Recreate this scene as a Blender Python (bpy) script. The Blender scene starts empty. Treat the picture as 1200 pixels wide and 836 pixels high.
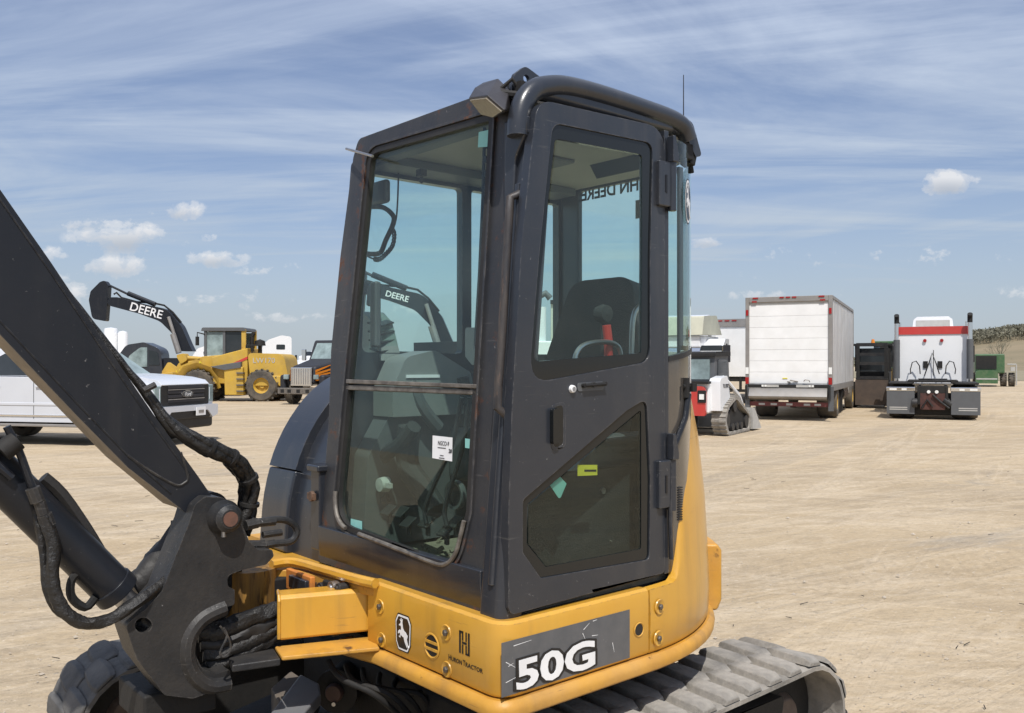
import bpy, bmesh, math, random
from mathutils import Vector, Matrix, Euler
from mathutils.geometry import tessellate_polygon
random.seed(7)
R = math.radians
C = bpy.context.scene.collection
S = bpy.context.scene

# ------------------------------------------------------------------ camera
CAM_H = 1.65
FPX = 1040.0            # focal length in pixels of the 1200 px wide photograph
HZ = 428.0              # row of the horizon
cam_d = bpy.data.cameras.new("camera")
cam = bpy.data.objects.new("camera", cam_d); C.objects.link(cam)
cam.location = (0, 0, CAM_H); cam.rotation_euler = (R(90), 0, 0)
cam_d.sensor_width = 36; cam_d.lens = 36 * FPX / 1200
cam_d.shift_y = 10 / 1200
cam_d.clip_start = 0.05; cam_d.clip_end = 6000
S.camera = cam

# ------------------------------------------------------------------ sun, sky, exposure
SUN = Vector((0.06, -0.52, 0.86)).normalized()
sun_d = bpy.data.lights.new("sun", 'SUN'); sun_d.energy = 3.9; sun_d.angle = R(0.6); sun_d.color = (1.0, 0.962, 0.905)
sun = bpy.data.objects.new("sun", sun_d); C.objects.link(sun)
sun.rotation_euler = SUN.to_track_quat('Z', 'Y').to_euler()
S.view_settings.view_transform = 'Standard'; S.view_settings.look = 'None'
S.view_settings.exposure = 0.18; S.view_settings.gamma = 1.0

W = bpy.data.worlds.new("World"); S.world = W; W.use_nodes = True
wt = W.node_tree; wn = wt.nodes; wl = wt.links
for n in list(wn): wn.remove(n)
def N(kind, tree=None, **kw):
    n = (tree or wt).nodes.new(kind)
    for k, v in kw.items(): setattr(n, k, v)
    return n
def mathn(t, op, a, b=None, c=None, clamp=False):
    n = t.nodes.new('ShaderNodeMath'); n.operation = op; n.use_clamp = clamp
    for i, v in enumerate((a, b, c)):
        if v is None: continue
        if isinstance(v, (int, float)): n.inputs[i].default_value = v
        else: t.links.new(v, n.inputs[i])
    return n.outputs[0]
def mixc(t, fac, a, b, mode='MIX'):
    n = t.nodes.new('ShaderNodeMix'); n.data_type = 'RGBA'; n.blend_type = mode
    for sock, v in ((n.inputs[0], fac), (n.inputs[6], a), (n.inputs[7], b)):
        if isinstance(v, (int, float)): sock.default_value = v
        elif isinstance(v, tuple): sock.default_value = v if len(v) == 4 else (*v, 1)
        else: t.links.new(v, sock)
    return n.outputs[2]
def ramp(t, fac, stops, interp='LINEAR'):
    n = t.nodes.new('ShaderNodeValToRGB'); cr = n.color_ramp; cr.interpolation = interp
    while len(cr.elements) < len(stops): cr.elements.new(0.5)
    for e, (p, c) in zip(cr.elements, stops):
        e.position = p; e.color = (c, c, c, 1) if isinstance(c, (int, float)) else (*c, 1)
    t.links.new(fac, n.inputs[0]); return n.outputs[0]

sky = N('ShaderNodeTexSky'); sky.sky_type = 'NISHITA'; sky.sun_disc = False
sky.sun_elevation = math.asin(SUN.z); sky.sun_rotation = math.atan2(SUN.x, SUN.y)
sky.air_density = 1.0; sky.dust_density = 0.8; sky.ozone_density = 1.4; sky.altitude = 200
tc = N('ShaderNodeTexCoord'); sep = N('ShaderNodeSeparateXYZ'); wl.new(tc.outputs['Generated'], sep.inputs[0])
dx, dy, dz = sep.outputs
# flatten the dome onto a high plane for the cirrus
zc = mathn(wt, 'ADD', mathn(wt, 'MAXIMUM', dz, 0.0), 0.09)
cx_ = mathn(wt, 'DIVIDE', dx, zc); cy_ = mathn(wt, 'DIVIDE', dy, zc)
comb = N('ShaderNodeCombineXYZ'); wl.new(cx_, comb.inputs[0]); wl.new(cy_, comb.inputs[1])
def wnoise(scale, detail, rough, dist=0.0, mscale=(1, 1, 1), rot=0.0, vec=None, loc=(0, 0, 0)):
    m = N('ShaderNodeMapping'); m.inputs['Scale'].default_value = mscale; m.inputs['Rotation'].default_value = (0, 0, rot)
    m.inputs['Location'].default_value = loc
    wl.new(vec or comb.outputs[0], m.inputs[0])
    n = N('ShaderNodeTexNoise'); n.inputs['Scale'].default_value = scale; n.inputs['Detail'].default_value = detail
    n.inputs['Roughness'].default_value = rough; n.inputs['Distortion'].default_value = dist
    wl.new(m.outputs[0], n.inputs[0]); return n.outputs[0]
cir1 = ramp(wt, wnoise(1.0, 10, 0.62, 1.1, (0.30, 1.5, 1), R(62), loc=(3, 1, 0)), [(0.40, 0.0), (0.64, 1.0)], 'EASE')
cir2 = ramp(wt, wnoise(0.55, 8, 0.6, 1.2, (.7, 1.3, 1), R(75), loc=(5, 2, 0)), [(0.38, 0.0), (0.62, 1.0)], 'EASE')
veil = mathn(wt, 'ADD', mathn(wt, 'MULTIPLY', mathn(wt, 'ADD', mathn(wt, 'MULTIPLY', cir1, 0.5), mathn(wt, 'MULTIPLY', cir2, 0.5)), 0.80), 0.20, clamp=True)
low = ramp(wt, dz, [(0.0, 0.95), (0.05, 0.80), (0.16, 0.35), (0.35, 0.05)])
veil = mathn(wt, 'MAXIMUM', veil, low)
SKYK = 0.085
skyc = mixc(wt, 1.0, sky.outputs[0], (SKYK * 0.88, SKYK * 0.93, SKYK * 1.10), 'MULTIPLY')
veilc = ramp(wt, dz, [(0.0, (0.41, 0.46, 0.50)), (0.10, (0.43, 0.50, 0.58)), (0.4, (0.55, 0.63, 0.78)), (1.0, (0.64, 0.71, 0.88))])
base = mixc(wt, veil, skyc, veilc)
# small cumulus: az = x/y, el = z/y for directions ahead
ydir = mathn(wt, 'MAXIMUM', dy, 0.02)
az = mathn(wt, 'DIVIDE', dx, ydir); el = mathn(wt, 'DIVIDE', dz, ydir)
cv = N('ShaderNodeCombineXYZ'); wl.new(az, cv.inputs[0]); wl.new(el, cv.inputs[1])
cn = wnoise(24, 9, 0.66, 0.2, (1, 1.3, 1), 0, cv.outputs[0])
cn2 = wnoise(9, 4, 0.6, 0.0, (1, 1.6, 1), 0, cv.outputs[0], (4, 4, 0))
mask = None; under = None
CL = [(1010, 300, 190, 12, .34), (1110, 345, 150, 9, .32), (300, 350, 110, 12, .42), (60, 345, 110, 14, .5), (900, 345, 70, 7, .3), (95, 262, 30, 7, .45), (60, 300, 30, 10, .5), (195, 300, 26, 7, .5), (300, 318, 26, 6, .35), (175, 330, 30, 6, .35), (255, 278, 24, 5, .3), (330, 372, 50, 7, .4), (880, 322, 30, 5, .25), (960, 300, 40, 6, .25), (1040, 318, 50, 6, .25), (1120, 300, 40, 5, .25), (905, 308, 30, 5, .3), (1112, 215, 34, 15, .95), (828, 284, 22, 8, .8), (150, 278, 66, 19, .95), (132, 312, 48, 15, .7), (252, 304, 36, 11, .85),
      (208, 248, 34, 12, .75), (342, 316, 24, 10, .6), (925, 316, 24, 8, .3), (300, 352, 40, 8, .35), (385, 295, 20, 6, .3),
      (812, 22, 14, 8, .35), (1010, 292, 60, 10, .2), (470, 362, 40, 8, .3), (715, 345, 26, 8, .35), (40, 330, 50, 12, .4), (-120, 270, 90, 24, .8), (1340, 250, 80, 20, .8), (1480, 160, 50, 16, .8)]
for (px, py, w, h, k) in CL:
    a0 = (px - 600) / FPX; e0 = (HZ - py) / FPX
    u = mathn(wt, 'DIVIDE', mathn(wt, 'SUBTRACT', az, a0), w / FPX * 1.25)
    v = mathn(wt, 'DIVIDE', mathn(wt, 'SUBTRACT', el, e0), h / FPX * 1.35)
    r2 = mathn(wt, 'ADD', mathn(wt, 'MULTIPLY', u, u), mathn(wt, 'MULTIPLY', v, v))
    g = mathn(wt, 'MULTIPLY', mathn(wt, 'SUBTRACT', 1.0, r2, clamp=True), k)
    mask = g if mask is None else mathn(wt, 'MAXIMUM', mask, g)
    ug = mathn(wt, 'MULTIPLY', g, mathn(wt, 'SUBTRACT', 0.35, v, clamp=True))
    under = ug if under is None else mathn(wt, 'MAXIMUM', under, ug)
thr = mathn(wt, 'ADD', mathn(wt, 'SUBTRACT', mathn(wt, 'ADD', mathn(wt, 'MULTIPLY', cn, 1.7), mathn(wt, 'MULTIPLY', cn2, 1.0)), 1.56), mathn(wt, 'MULTIPLY', mask, 0.62))
cum = ramp(wt, thr, [(0.0, 0.0), (0.18, 0.55), (0.36, 1.0)], 'EASE')
cum = mathn(wt, 'MULTIPLY', cum, ramp(wt, mask, [(0.0, 0.0), (0.25, 1.0)]))
cumc = mixc(wt, mathn(wt, 'MULTIPLY', under, 1.3, clamp=True), (0.76, 0.76, 0.77, 1), (0.36, 0.40, 0.46, 1))
final = mixc(wt, mathn(wt, 'MULTIPLY', cum, 0.82), base, cumc)
# below the horizon (never seen: the ground sheet covers it)
bg = N('ShaderNodeBackground'); bg.inputs[1].default_value = 1.0; wl.new(final, bg.inputs[0])
wo = N('ShaderNodeOutputWorld'); wl.new(bg.outputs[0], wo.inputs[0])

# ------------------------------------------------------------------ materials
def material(name, col, rough=0.5, metal=0.0, col2=None, nscale=6.0, nfac=0.5, bump=0.0, bscale=60.0, dust=0.0,
             dustcol=(0.42, 0.34, 0.24), rust=0.0, coat=0.0, spots=0.0, spec=0.5, wear=0.0, wearcol=(.16, .15, .14), streak=0.0, streakcol=(.10, .09, .08), scratch=0.0, rustcol=(0.16, 0.055, 0.02), stretch=(1, 1, 1), objco=True):
    m = bpy.data.materials.new(name); m.use_nodes = True; t = m.node_tree
    b = t.nodes['Principled BSDF']; b.inputs['Roughness'].default_value = rough; b.inputs['Metallic'].default_value = metal
    b.inputs['Specular IOR Level'].default_value = spec; b.inputs['Coat Weight'].default_value = coat; b.inputs['Coat Roughness'].default_value = 0.12
    tcn = t.nodes.new('ShaderNodeTexCoord'); mp = t.nodes.new('ShaderNodeMapping'); mp.inputs['Scale'].default_value = stretch
    t.links.new(tcn.outputs['Object'], mp.inputs[0])
    def noise(sc, det=5, ro=0.6, w=0.0):
        n = t.nodes.new('ShaderNodeTexNoise'); n.inputs['Scale'].default_value = sc; n.inputs['Detail'].default_value = det
        n.inputs['Roughness'].default_value = ro
        if w:
            mm = t.nodes.new('ShaderNodeMapping'); mm.inputs['Location'].default_value = (w, w * .7, w * 1.3); t.links.new(mp.outputs[0], mm.inputs[0]); t.links.new(mm.outputs[0], n.inputs[0])
        else: t.links.new(mp.outputs[0], n.inputs[0])
        return n.outputs[0]
    col2 = col2 or tuple(c * 0.75 for c in col)
    c = mixc(t, mathn(t, 'MULTIPLY', ramp(t, noise(nscale), [(0.35, 0.0), (0.68, 1.0)]), nfac), col, col2)
    rg = None
    if dust > 0:
        f = mathn(t, 'MULTIPLY', ramp(t, noise(3.1, 8, 0.7, 5.0), [(0.38, 0.15), (0.72, 1.0)]), dust)
        c = mixc(t, f, c, dustcol)
        rg = mathn(t, 'ADD', rough, mathn(t, 'MULTIPLY', f, 0.6), clamp=True)
    if spots > 0:
        f = mathn(t, 'MULTIPLY', ramp(t, noise(70, 3, 0.6, 3.0), [(0.70, 0.0), (0.76, 1.0)]), spots)
        c = mixc(t, f, c, (0.30, 0.29, 0.28))
    if streak > 0:
        sn = t.nodes.new('ShaderNodeTexNoise'); sm_ = t.nodes.new('ShaderNodeMapping'); sm_.inputs['Scale'].default_value = (14, 14, .9); t.links.new(mp.outputs[0], sm_.inputs[0]); t.links.new(sm_.outputs[0], sn.inputs[0]); sn.inputs['Scale'].default_value = 1.0; sn.inputs['Detail'].default_value = 6
        f = mathn(t, 'MULTIPLY', mathn(t, 'MULTIPLY', ramp(t, sn.outputs[0], [(0.50, 0.0), (0.72, 1.0)]), ramp(t, noise(1.7, 5, .6, 6.0), [(0.40, 0.0), (0.65, 1.0)])), streak)
        c = mixc(t, f, c, streakcol)
    if scratch > 0:
        for q, (ms, rz) in enumerate((((3, 3, 90), .5), ((4, 4, 70), -.7))):
            sn = t.nodes.new('ShaderNodeTexNoise'); sm_ = t.nodes.new('ShaderNodeMapping'); sm_.inputs['Scale'].default_value = ms; sm_.inputs['Rotation'].default_value = (rz, rz * .6, 0); t.links.new(mp.outputs[0], sm_.inputs[0]); t.links.new(sm_.outputs[0], sn.inputs[0]); sn.inputs['Scale'].default_value = 1.4; sn.inputs['Detail'].default_value = 3
            f = mathn(t, 'MULTIPLY', mathn(t, 'MULTIPLY', ramp(t, sn.outputs[0], [(0.68, 0.0), (0.72, 1.0)]), ramp(t, noise(4, 4, .6, 8.0 + q), [(0.52, 0.0), (0.60, 1.0)])), scratch)
            c = mixc(t, f, c, wearcol)
    if rust > 0:
        f = ramp(t, noise(9, 8, 0.72, 9.0), [(0.66 - 0.22 * rust, 0.0), (0.72 - 0.16 * rust, 1.0)])
        c = mixc(t, f, c, rustcol)
        rg = mathn(t, 'MAXIMUM', rg if rg is not None else rough, mathn(t, 'MULTIPLY', f, 0.85))
    t.links.new(c, b.inputs['Base Color'])
    if rg is not None: t.links.new(rg, b.inputs['Roughness'])
    if wear > 0:
        bv = t.nodes.new('ShaderNodeBevel'); bv.samples = 4; bv.inputs[0].default_value = .006
        ge = t.nodes.new('ShaderNodeNewGeometry'); dt = t.nodes.new('ShaderNodeVectorMath'); dt.operation = 'DOT_PRODUCT'
        t.links.new(bv.outputs[0], dt.inputs[0]); t.links.new(ge.outputs['Normal'], dt.inputs[1])
        e = ramp(t, dt.outputs['Value'], [(0.90, 1.0), (0.985, 0.0)])
        e = mathn(t, 'MULTIPLY', e, ramp(t, noise(28, 6, .7, 2.0), [(0.46, 0.0), (0.60, 1.0)])); e = mathn(t, 'MULTIPLY', e, wear)
        c = mixc(t, e, c, wearcol); t.links.new(c, b.inputs['Base Color'])
    if bump > 0:
        bn = t.nodes.new('ShaderNodeBump'); bn.inputs['Strength'].default_value = bump; bn.inputs['Distance'].default_value = 0.01
        t.links.new(noise(bscale, 6, 0.65), bn.inputs['Height']); t.links.new(bn.outputs[0], b.inputs['Normal'])
    return m
def glass(name, tint, rough=0.0, refl=1.0, dirt=0.10):
    m = bpy.data.materials.new(name); m.use_nodes = True; t = m.node_tree
    for n in list(t.nodes): t.nodes.remove(n)
    out = t.nodes.new('ShaderNodeOutputMaterial')
    tr = t.nodes.new('ShaderNodeBsdfTransparent'); tr.inputs[0].default_value = (*tint, 1)
    gl = t.nodes.new('ShaderNodeBsdfGlossy'); gl.inputs['Roughness'].default_value = rough; gl.inputs[0].default_value = (.9, .97, .95, 1)
    lw = t.nodes.new('ShaderNodeLayerWeight'); lw.inputs[0].default_value = 0.5; ge = t.nodes.new('ShaderNodeNewGeometry')
    sch = mathn(t, 'MULTIPLY', mathn(t, 'ADD', 0.05, mathn(t, 'MULTIPLY', mathn(t, 'POWER', lw.outputs['Facing'], 5.0), 0.95)), mathn(t, 'SUBTRACT', 1.0, ge.outputs['Backfacing']))
    df = t.nodes.new('ShaderNodeBsdfDiffuse'); df.inputs[0].default_value = (0.42, 0.40, 0.34, 1)
    mx = t.nodes.new('ShaderNodeMixShader'); t.links.new(mathn(t, 'MULTIPLY', sch, refl), mx.inputs[0]); t.links.new(tr.outputs[0], mx.inputs[1]); t.links.new(gl.outputs[0], mx.inputs[2])
    tcn = t.nodes.new('ShaderNodeTexCoord'); no = t.nodes.new('ShaderNodeTexNoise'); no.inputs['Scale'].default_value = 4; no.inputs['Detail'].default_value = 9; no.inputs['Roughness'].default_value = .75
    t.links.new(tcn.outputs['Object'], no.inputs[0])
    f = mathn(t, 'MULTIPLY', ramp(t, no.outputs[0], [(0.35, 0.25), (0.75, 1.0)]), dirt)
    m2 = t.nodes.new('ShaderNodeMixShader'); t.links.new(f, m2.inputs[0]); t.links.new(mx.outputs[0], m2.inputs[1]); t.links.new(df.outputs[0], m2.inputs[2])
    t.links.new(m2.outputs[0], out.inputs[0]); return m

M = {}
M['cab'] = material('slate_cab_paint', (0.021, 0.026, 0.036), 0.30, 0, (0.016, 0.020, 0.029), 3, .6, 0.05, 90, dust=0.03, coat=0.2, spots=0.45, wear=.8, wearcol=(.13, .125, .12), streak=.35, scratch=.35)
M['cabworn'] = material('worn_cab_paint', (0.021, 0.024, 0.031), 0.42, 0, (0.042, 0.041, 0.041), 9, .5, 0.12, 70, dust=0.05, rust=0.42, rustcol=(.11, .045, .022), spots=.6, wear=.9, streak=.4, scratch=.4)
M['boom'] = material('slate_boom_paint', (0.011, 0.0135, 0.019), 0.36, 0, (0.016, 0.018, 0.024), 4, .5, 0.04, 80, dust=0.012, spots=.5, spec=.3, scratch=.25, streak=.15, wear=.6, wearcol=(.07,.07,.07))
M['cast'] = material('dusty_casting_paint', (0.010, 0.0125, 0.0165), 0.45, 0, (0.021, 0.022, 0.025), 8, .7, 0.25, 55, dust=0.08, spots=.8, spec=.35, wear=.9, wearcol=(.12, .11, .10), scratch=.4, streak=.3)
M['yellow'] = material('machine_yellow', (0.63, 0.335, 0.034), 0.33, 0, (0.56, 0.27, 0.022), 5, .6, 0.05, 80, dust=0.08, coat=0.4, wear=.75, wearcol=(.10, .07, .05), streak=.45, streakcol=(.20, .13, .05), scratch=.30, spots=0.0)
M['yellowworn'] = material('worn_machine_yellow', (0.60, 0.30, 0.03), 0.45, 0, (0.42, 0.20, 0.03), 8, .6, 0.12, 50, dust=0.20, rust=0.20, rustcol=(.09, .045, .02), wear=.9, wearcol=(.10, .06, .04), streak=.5, streakcol=(.16, .10, .05), scratch=.5)
M['yellowrust'] = material('grimy_yellow', (0.40, 0.20, 0.03), 0.55, 0, (0.03, 0.02, 0.012), 3, .97, 0.2, 60, dust=0.10, rust=.45, rustcol=(.03, .018, .01), stretch=(7, 7, .7))
M['black'] = material('black_rubber', (0.010, 0.010, 0.011), 0.55, 0, (0.022, 0.022, 0.022), 12, .5, 0.2, 60, dust=0.04)
M['blackgloss'] = material('black_gloss_border', (0.010, 0.012, 0.013), 0.12, 0, (0.012, 0.012, 0.012), 5, .3)
M['hose'] = material('hose_sleeve', (0.006, 0.006, 0.0065), 0.42, 0, (0.018, 0.017, 0.016), 22, .7, 1.0, 30, dust=0.03)
M['trim'] = material('worn_aluminium_trim', (0.20, 0.185, 0.165), 0.5, .3, (0.05, 0.045, 0.045), 25, .9, 0.3, 60, dust=.2)
M['steel'] = material('bare_steel', (0.45, 0.45, 0.46), 0.35, 0.9, (0.3, 0.28, 0.26), 10, .5, 0.1, 60)
M['bluesteel'] = material('grey_blade_steel', (0.16, 0.18, 0.21), 0.45, 0.2, (0.11, 0.12, 0.14), 5, .6, 0.1, 60, dust=.25)
M['rubbertrack'] = material('dusty_track_rubber', (0.09, 0.087, 0.082), 0.85, 0, (0.30, 0.28, 0.25), 6, .95, 0.6, 35, dust=0.85, dustcol=(.47, .43, .37))
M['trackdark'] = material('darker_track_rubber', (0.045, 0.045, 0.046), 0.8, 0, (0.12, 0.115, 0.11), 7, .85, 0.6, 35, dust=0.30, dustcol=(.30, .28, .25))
M['tyre'] = material('dusty_tyre', (0.03, 0.03, 0.03), 0.85, 0, (0.09, 0.08, 0.07), 5, .6, 0.3, 30, dust=0.30)
M['dark'] = material('grimy_dark_metal', (0.008, 0.008, 0.008), 0.75, 0, (0.02, 0.017, 0.014), 8, .7, 0.3, 30)
M['white'] = material('white_paint', (0.79, 0.80, 0.81), 0.3, 0, (0.74, 0.75, 0.76), 2, .5, dust=0.05, coat=.4)
M['silverwhite'] = material('silver_white_paint', (0.60, 0.62, 0.66), 0.28, 0, (0.56, 0.58, 0.62), 2, .5, dust=0.04, coat=.5)
M['whitedoor'] = material('ribbed_white_door', (0.86, 0.86, 0.85), 0.4, 0, (0.72, 0.72, 0.70), 1.6, .6, dust=0.08)
M['alu'] = material('brushed_side_panel', (0.62, 0.62, 0.62), 0.35, 0.25, (0.40, 0.39, 0.38), 1.5, .8, dust=0.15, stretch=(3, 3, .5))
M['alutrim'] = material('grey_frame_rail', (0.30, 0.29, 0.28), 0.45, 0.3, (0.2, 0.19, 0.18), 3, .6, dust=.2)
M['chrome'] = material('chrome', (0.8, 0.8, 0.8), 0.12, 1.0, (0.7, 0.7, 0.7), 3, .3)
M['red'] = material('red_paint', (0.55, 0.035, 0.03), 0.35, 0, (0.42, 0.03, 0.025), 3, .5, dust=.08, coat=.3)
M['redlens'] = material('red_lens', (0.35, 0.01, 0.01), 0.2, 0, (0.25, 0.01, 0.01), 3, .5)
M['reflector'] = material('white_reflector', (0.85, 0.85, 0.82), 0.3)
M['green'] = material('green_paint', (0.03, 0.11, 0.04), 0.4, 0, (0.03, 0.10, 0.035), 3, .6, dust=.2)
M['orange'] = material('orange_flame_paint', (0.75, 0.24, 0.02), 0.35)
M['oldyellow'] = material('faded_loader_yellow', (0.56, 0.35, 0.03), 0.5, 0, (0.40, 0.24, 0.03), 2, .7, 0.1, 20, dust=.22, rust=.1)
M['greyplastic'] = material('grey_plastic', (0.10, 0.105, 0.11), 0.55, 0, (0.08, 0.08, 0.085), 5, .5, 0.1, 90)
M['lightplastic'] = material('light_grey_plastic', (0.46, 0.45, 0.42), 0.6, 0, (0.36, 0.35, 0.33), 5, .6, 0.1, 90)
M['liner'] = material('beige_headliner', (0.34, 0.32, 0.28), 0.8, 0, (0.28, 0.26, 0.23), 5, .5, 0.15, 120)
M['rusty_hub'] = material('rusty_hub', (.07, .045, .035), .7, 0, (.13, .10, .08), 12, .7, .2, 40, dust=.2)
M['palegrey'] = material('pale_console_reflection', (0.22, 0.225, 0.22), 0.5, 0, (0.17, 0.175, 0.17), 5, .6, 0.1, 90)
M['seat'] = material('black_seat_fabric', (0.022, 0.024, 0.025), 0.8, 0, (0.035, 0.035, 0.035), 30, .6, 0.4, 150)
M['redlever'] = material('red_lever', (0.55, 0.04, 0.03), 0.4)
M['floor_mat'] = material('muddy_floor_mat', (0.09, 0.085, 0.065), 0.85, 0, (0.20, 0.18, 0.13), 12, .8, 0.4, 50, dust=.5)
M['paper'] = material('white_paper', (0.85, 0.85, 0.85), 0.7)
M['ink'] = material('black_ink', (0.02, 0.02, 0.025), 0.6)
M['teal'] = material('teal_sticker', (0.25, 0.55, 0.50), 0.5, 0, (0.2, 0.45, 0.42), 30, .6)
M['tealdark'] = material('dark_teal_ink', (0.05, 0.16, 0.15), 0.5)
M['yellowlabel'] = material('yellow_label', (0.75, 0.65, 0.05), 0.5)
M['decal'] = material('scratched_grey_decal', (0.085, 0.090, 0.098), 0.4, 0, (0.13, 0.13, 0.135), 18, .5, dust=.05, spots=.6)
M['decalwhite'] = material('white_decal', (0.82, 0.82, 0.82), 0.35)
M['decalblack'] = material('black_decal', (0.012, 0.012, 0.014), 0.3)
M['lens'] = material('work_lamp_lens', (0.26, 0.22, 0.16), 0.25, 0, (0.18, 0.155, 0.12), 60, .5)
M['glass'] = glass('tinted_cab_glass', (0.90, 0.975, 0.955), 0.0, 1.0, 0.03)
M['glassdoor'] = glass('clean_dark_door_glass', (0.80, 0.87, 0.84), 0.0, 1.0, 0.010)
M['glasslow'] = glass('dusty_lower_glass', (0.84, 0.93, 0.89), 0.0, 1.0, 0.035)
M['vglass'] = material('dark_vehicle_glass', (0.02, 0.025, 0.028), 0.06, 0, (0.04, 0.045, 0.05), 2, .5)
M['vglasslight'] = material('pale_vehicle_glass', (0.30, 0.38, 0.38), 0.08, 0, (0.10, 0.13, 0.13), 2, .8)

# ------------------------------------------------------------------ mesh builder
DEBUGA = False
class MB:
    def __init__(s): s.v = []; s.f = []
    def add(s, vs, fs):
        o = len(s.v); s.v += [tuple(v) for v in vs]; s.f += [tuple(i + o for i in f) for f in fs]; return s
    def box(s, c, d, rot=None, taper=1.0):
        hx, hy, hz = d[0] / 2, d[1] / 2, d[2] / 2
        vs = [Vector((x * hx * (taper if z > 0 else 1), y * hy * (taper if z > 0 else 1), z * hz)) for z in (-1, 1) for y in (-1, 1) for x in (-1, 1)]
        if rot: m = Euler(rot).to_matrix(); vs = [m @ v for v in vs]
        vs = [v + Vector(c) for v in vs]
        return s.add(vs, [(0, 2, 3, 1), (4, 5, 7, 6), (0, 1, 5, 4), (2, 6, 7, 3), (0, 4, 6, 2), (1, 3, 7, 5)])
    def b2(s, a, b):   # box from two corners
        return s.box([(a[i] + b[i]) / 2 for i in range(3)], [abs(b[i] - a[i]) for i in range(3)])
    def cyl(s, p0, p1, r0, r1=None, n=16, cap=True):
        r1 = r0 if r1 is None else r1; p0 = Vector(p0); p1 = Vector(p1); d = (p1 - p0).normalized()
        u = d.orthogonal().normalized(); w = d.cross(u)
        vs = []
        for p, r in ((p0, r0), (p1, r1)):
            vs += [p + (u * math.cos(a) + w * math.sin(a)) * r for a in (2 * math.pi * i / n for i in range(n))]
        fs = [(i, (i + 1) % n, n + (i + 1) % n, n + i) for i in range(n)]
        if cap: fs += [tuple(range(n))[::-1], tuple(range(n, 2 * n))]
        return s.add(vs, fs)
    def tube(s, pts, r, n=10, closed=False, rfun=None, flat=1.0):
        pts = [Vector(p) for p in pts]; k = len(pts); vs = []; prev = None
        for i, p in enumerate(pts):
            if closed: d = (pts[(i + 1) % k] - pts[i - 1]).normalized()
            else: d = (pts[min(i + 1, k - 1)] - pts[max(i - 1, 0)]).normalized()
            u = d.orthogonal().normalized() if prev is None else (prev - d * prev.dot(d)).normalized()
            prev = u; w = d.cross(u); rr = rfun(i / (k - 1)) if rfun else r
            vs += [p + u * math.cos(2 * math.pi * j / n) * rr + w * math.sin(2 * math.pi * j / n) * rr * flat for j in range(n)]
        fs = []
        for i in range(k if closed else k - 1):
            i2 = (i + 1) % k
            fs += [(i * n + j, i * n + (j + 1) % n, i2 * n + (j + 1) % n, i2 * n + j) for j in range(n)]
        if not closed: fs += [tuple(range(n))[::-1], tuple(range((k - 1) * n, k * n))]
        return s.add(vs, fs)
    def prism(s, loops, o, e1, e2, depth):
        """loops[0] outer 2-D outline, the others holes; extruded from the plane along +normal*depth (normal = e1 x e2)"""
        o = Vector(o); e1 = Vector(e1); e2 = Vector(e2); n = e1.cross(e2).normalized() * depth
        def clean(L):
            out = []
            for p in L:
                if not out or abs(p[0] - out[-1][0]) + abs(p[1] - out[-1][1]) > 1e-5: out.append((p[0], p[1]))
            if abs(out[0][0] - out[-1][0]) + abs(out[0][1] - out[-1][1]) < 1e-5: out.pop()
            return out
        loops = [clean(L) for L in loops]
        lp = [[o + e1 * p[0] + e2 * p[1] for p in L] for L in loops]
        flat = [v for L in lp for v in L]
        tri = tessellate_polygon(lp); m = len(flat)
        fs = []
        for t in tri:
            a, b, c = (flat[i] for i in t)
            up = (b - a).cross(c - a).dot(n) > 0
            t = tuple(t) if up else tuple(t)[::-1]
            fs.append(tuple(i + m for i in t)); fs.append(t[::-1])
        if DEBUGA:
            A_ = lambda L: abs(sum(L[i][0] * L[(i + 1) % len(L)][1] - L[(i + 1) % len(L)][0] * L[i][1] for i in range(len(L)))) / 2
            want = A_(loops[0]) - sum(A_(L) for L in loops[1:]); got = sum(((flat[t[1]] - flat[t[0]]).cross(flat[t[2]] - flat[t[0]])).length / 2 for t in tri)
            if abs(want - got) > 1e-3 * want: import traceback; print('AREA', want, got, traceback.extract_stack()[-2].line, traceback.extract_stack()[-3].line[:80])
        off = 0
        for L in loops:
            k = len(L); ar = sum(L[i][0] * L[(i + 1) % k][1] - L[(i + 1) % k][0] * L[i][1] for i in range(k))
            hole = L is not loops[0]
            for i in range(k):
                a, b = off + i, off + (i + 1) % k
                q = (a, b, b + m, a + m)
                if (ar < 0) != hole: q = q[::-1]
                fs.append(q)
            off += k
        return s.add(flat + [v + n for v in flat], fs)
    def lathe(s, prof, o, axis, n=24, a0=0, a1=2 * math.pi):
        """prof: (radius, distance along the axis)"""
        o = Vector(o); d = Vector(axis).normalized(); u = d.orthogonal().normalized(); w = d.cross(u); k = len(prof); vs = []
        for i in range(n):
            a = 2 * math.pi * i / n
            vs += [o + d * h + (u * math.cos(a) + w * math.sin(a)) * r for r, h in prof]
        fs = [(i * k + j, ((i + 1) % n) * k + j, ((i + 1) % n) * k + j + 1, i * k + j + 1) for i in range(n) for j in range(k - 1)]
        return s.add(vs, fs)
    def build(s, name, mat, parent=None, bevel=0.0, seg=2, smooth=35, recalc=True, loc=None):
        me = bpy.data.meshes.new(name); me.from_pydata(s.v, [], s.f)
        if recalc:
            bm = bmesh.new(); bm.from_mesh(me); bmesh.ops.recalc_face_normals(bm, faces=bm.faces); bm.to_mesh(me); bm.free()
        me.materials.append(M[mat] if isinstance(mat, str) else mat)
        if smooth:
            me.polygons.foreach_set('use_smooth', [True] * len(me.polygons)); me.set_sharp_from_angle(angle=R(smooth))
        ob = bpy.data.objects.new(name, me); C.objects.link(ob)
        if parent is not None: ob.parent = parent
        if loc: ob.location = loc
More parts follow.
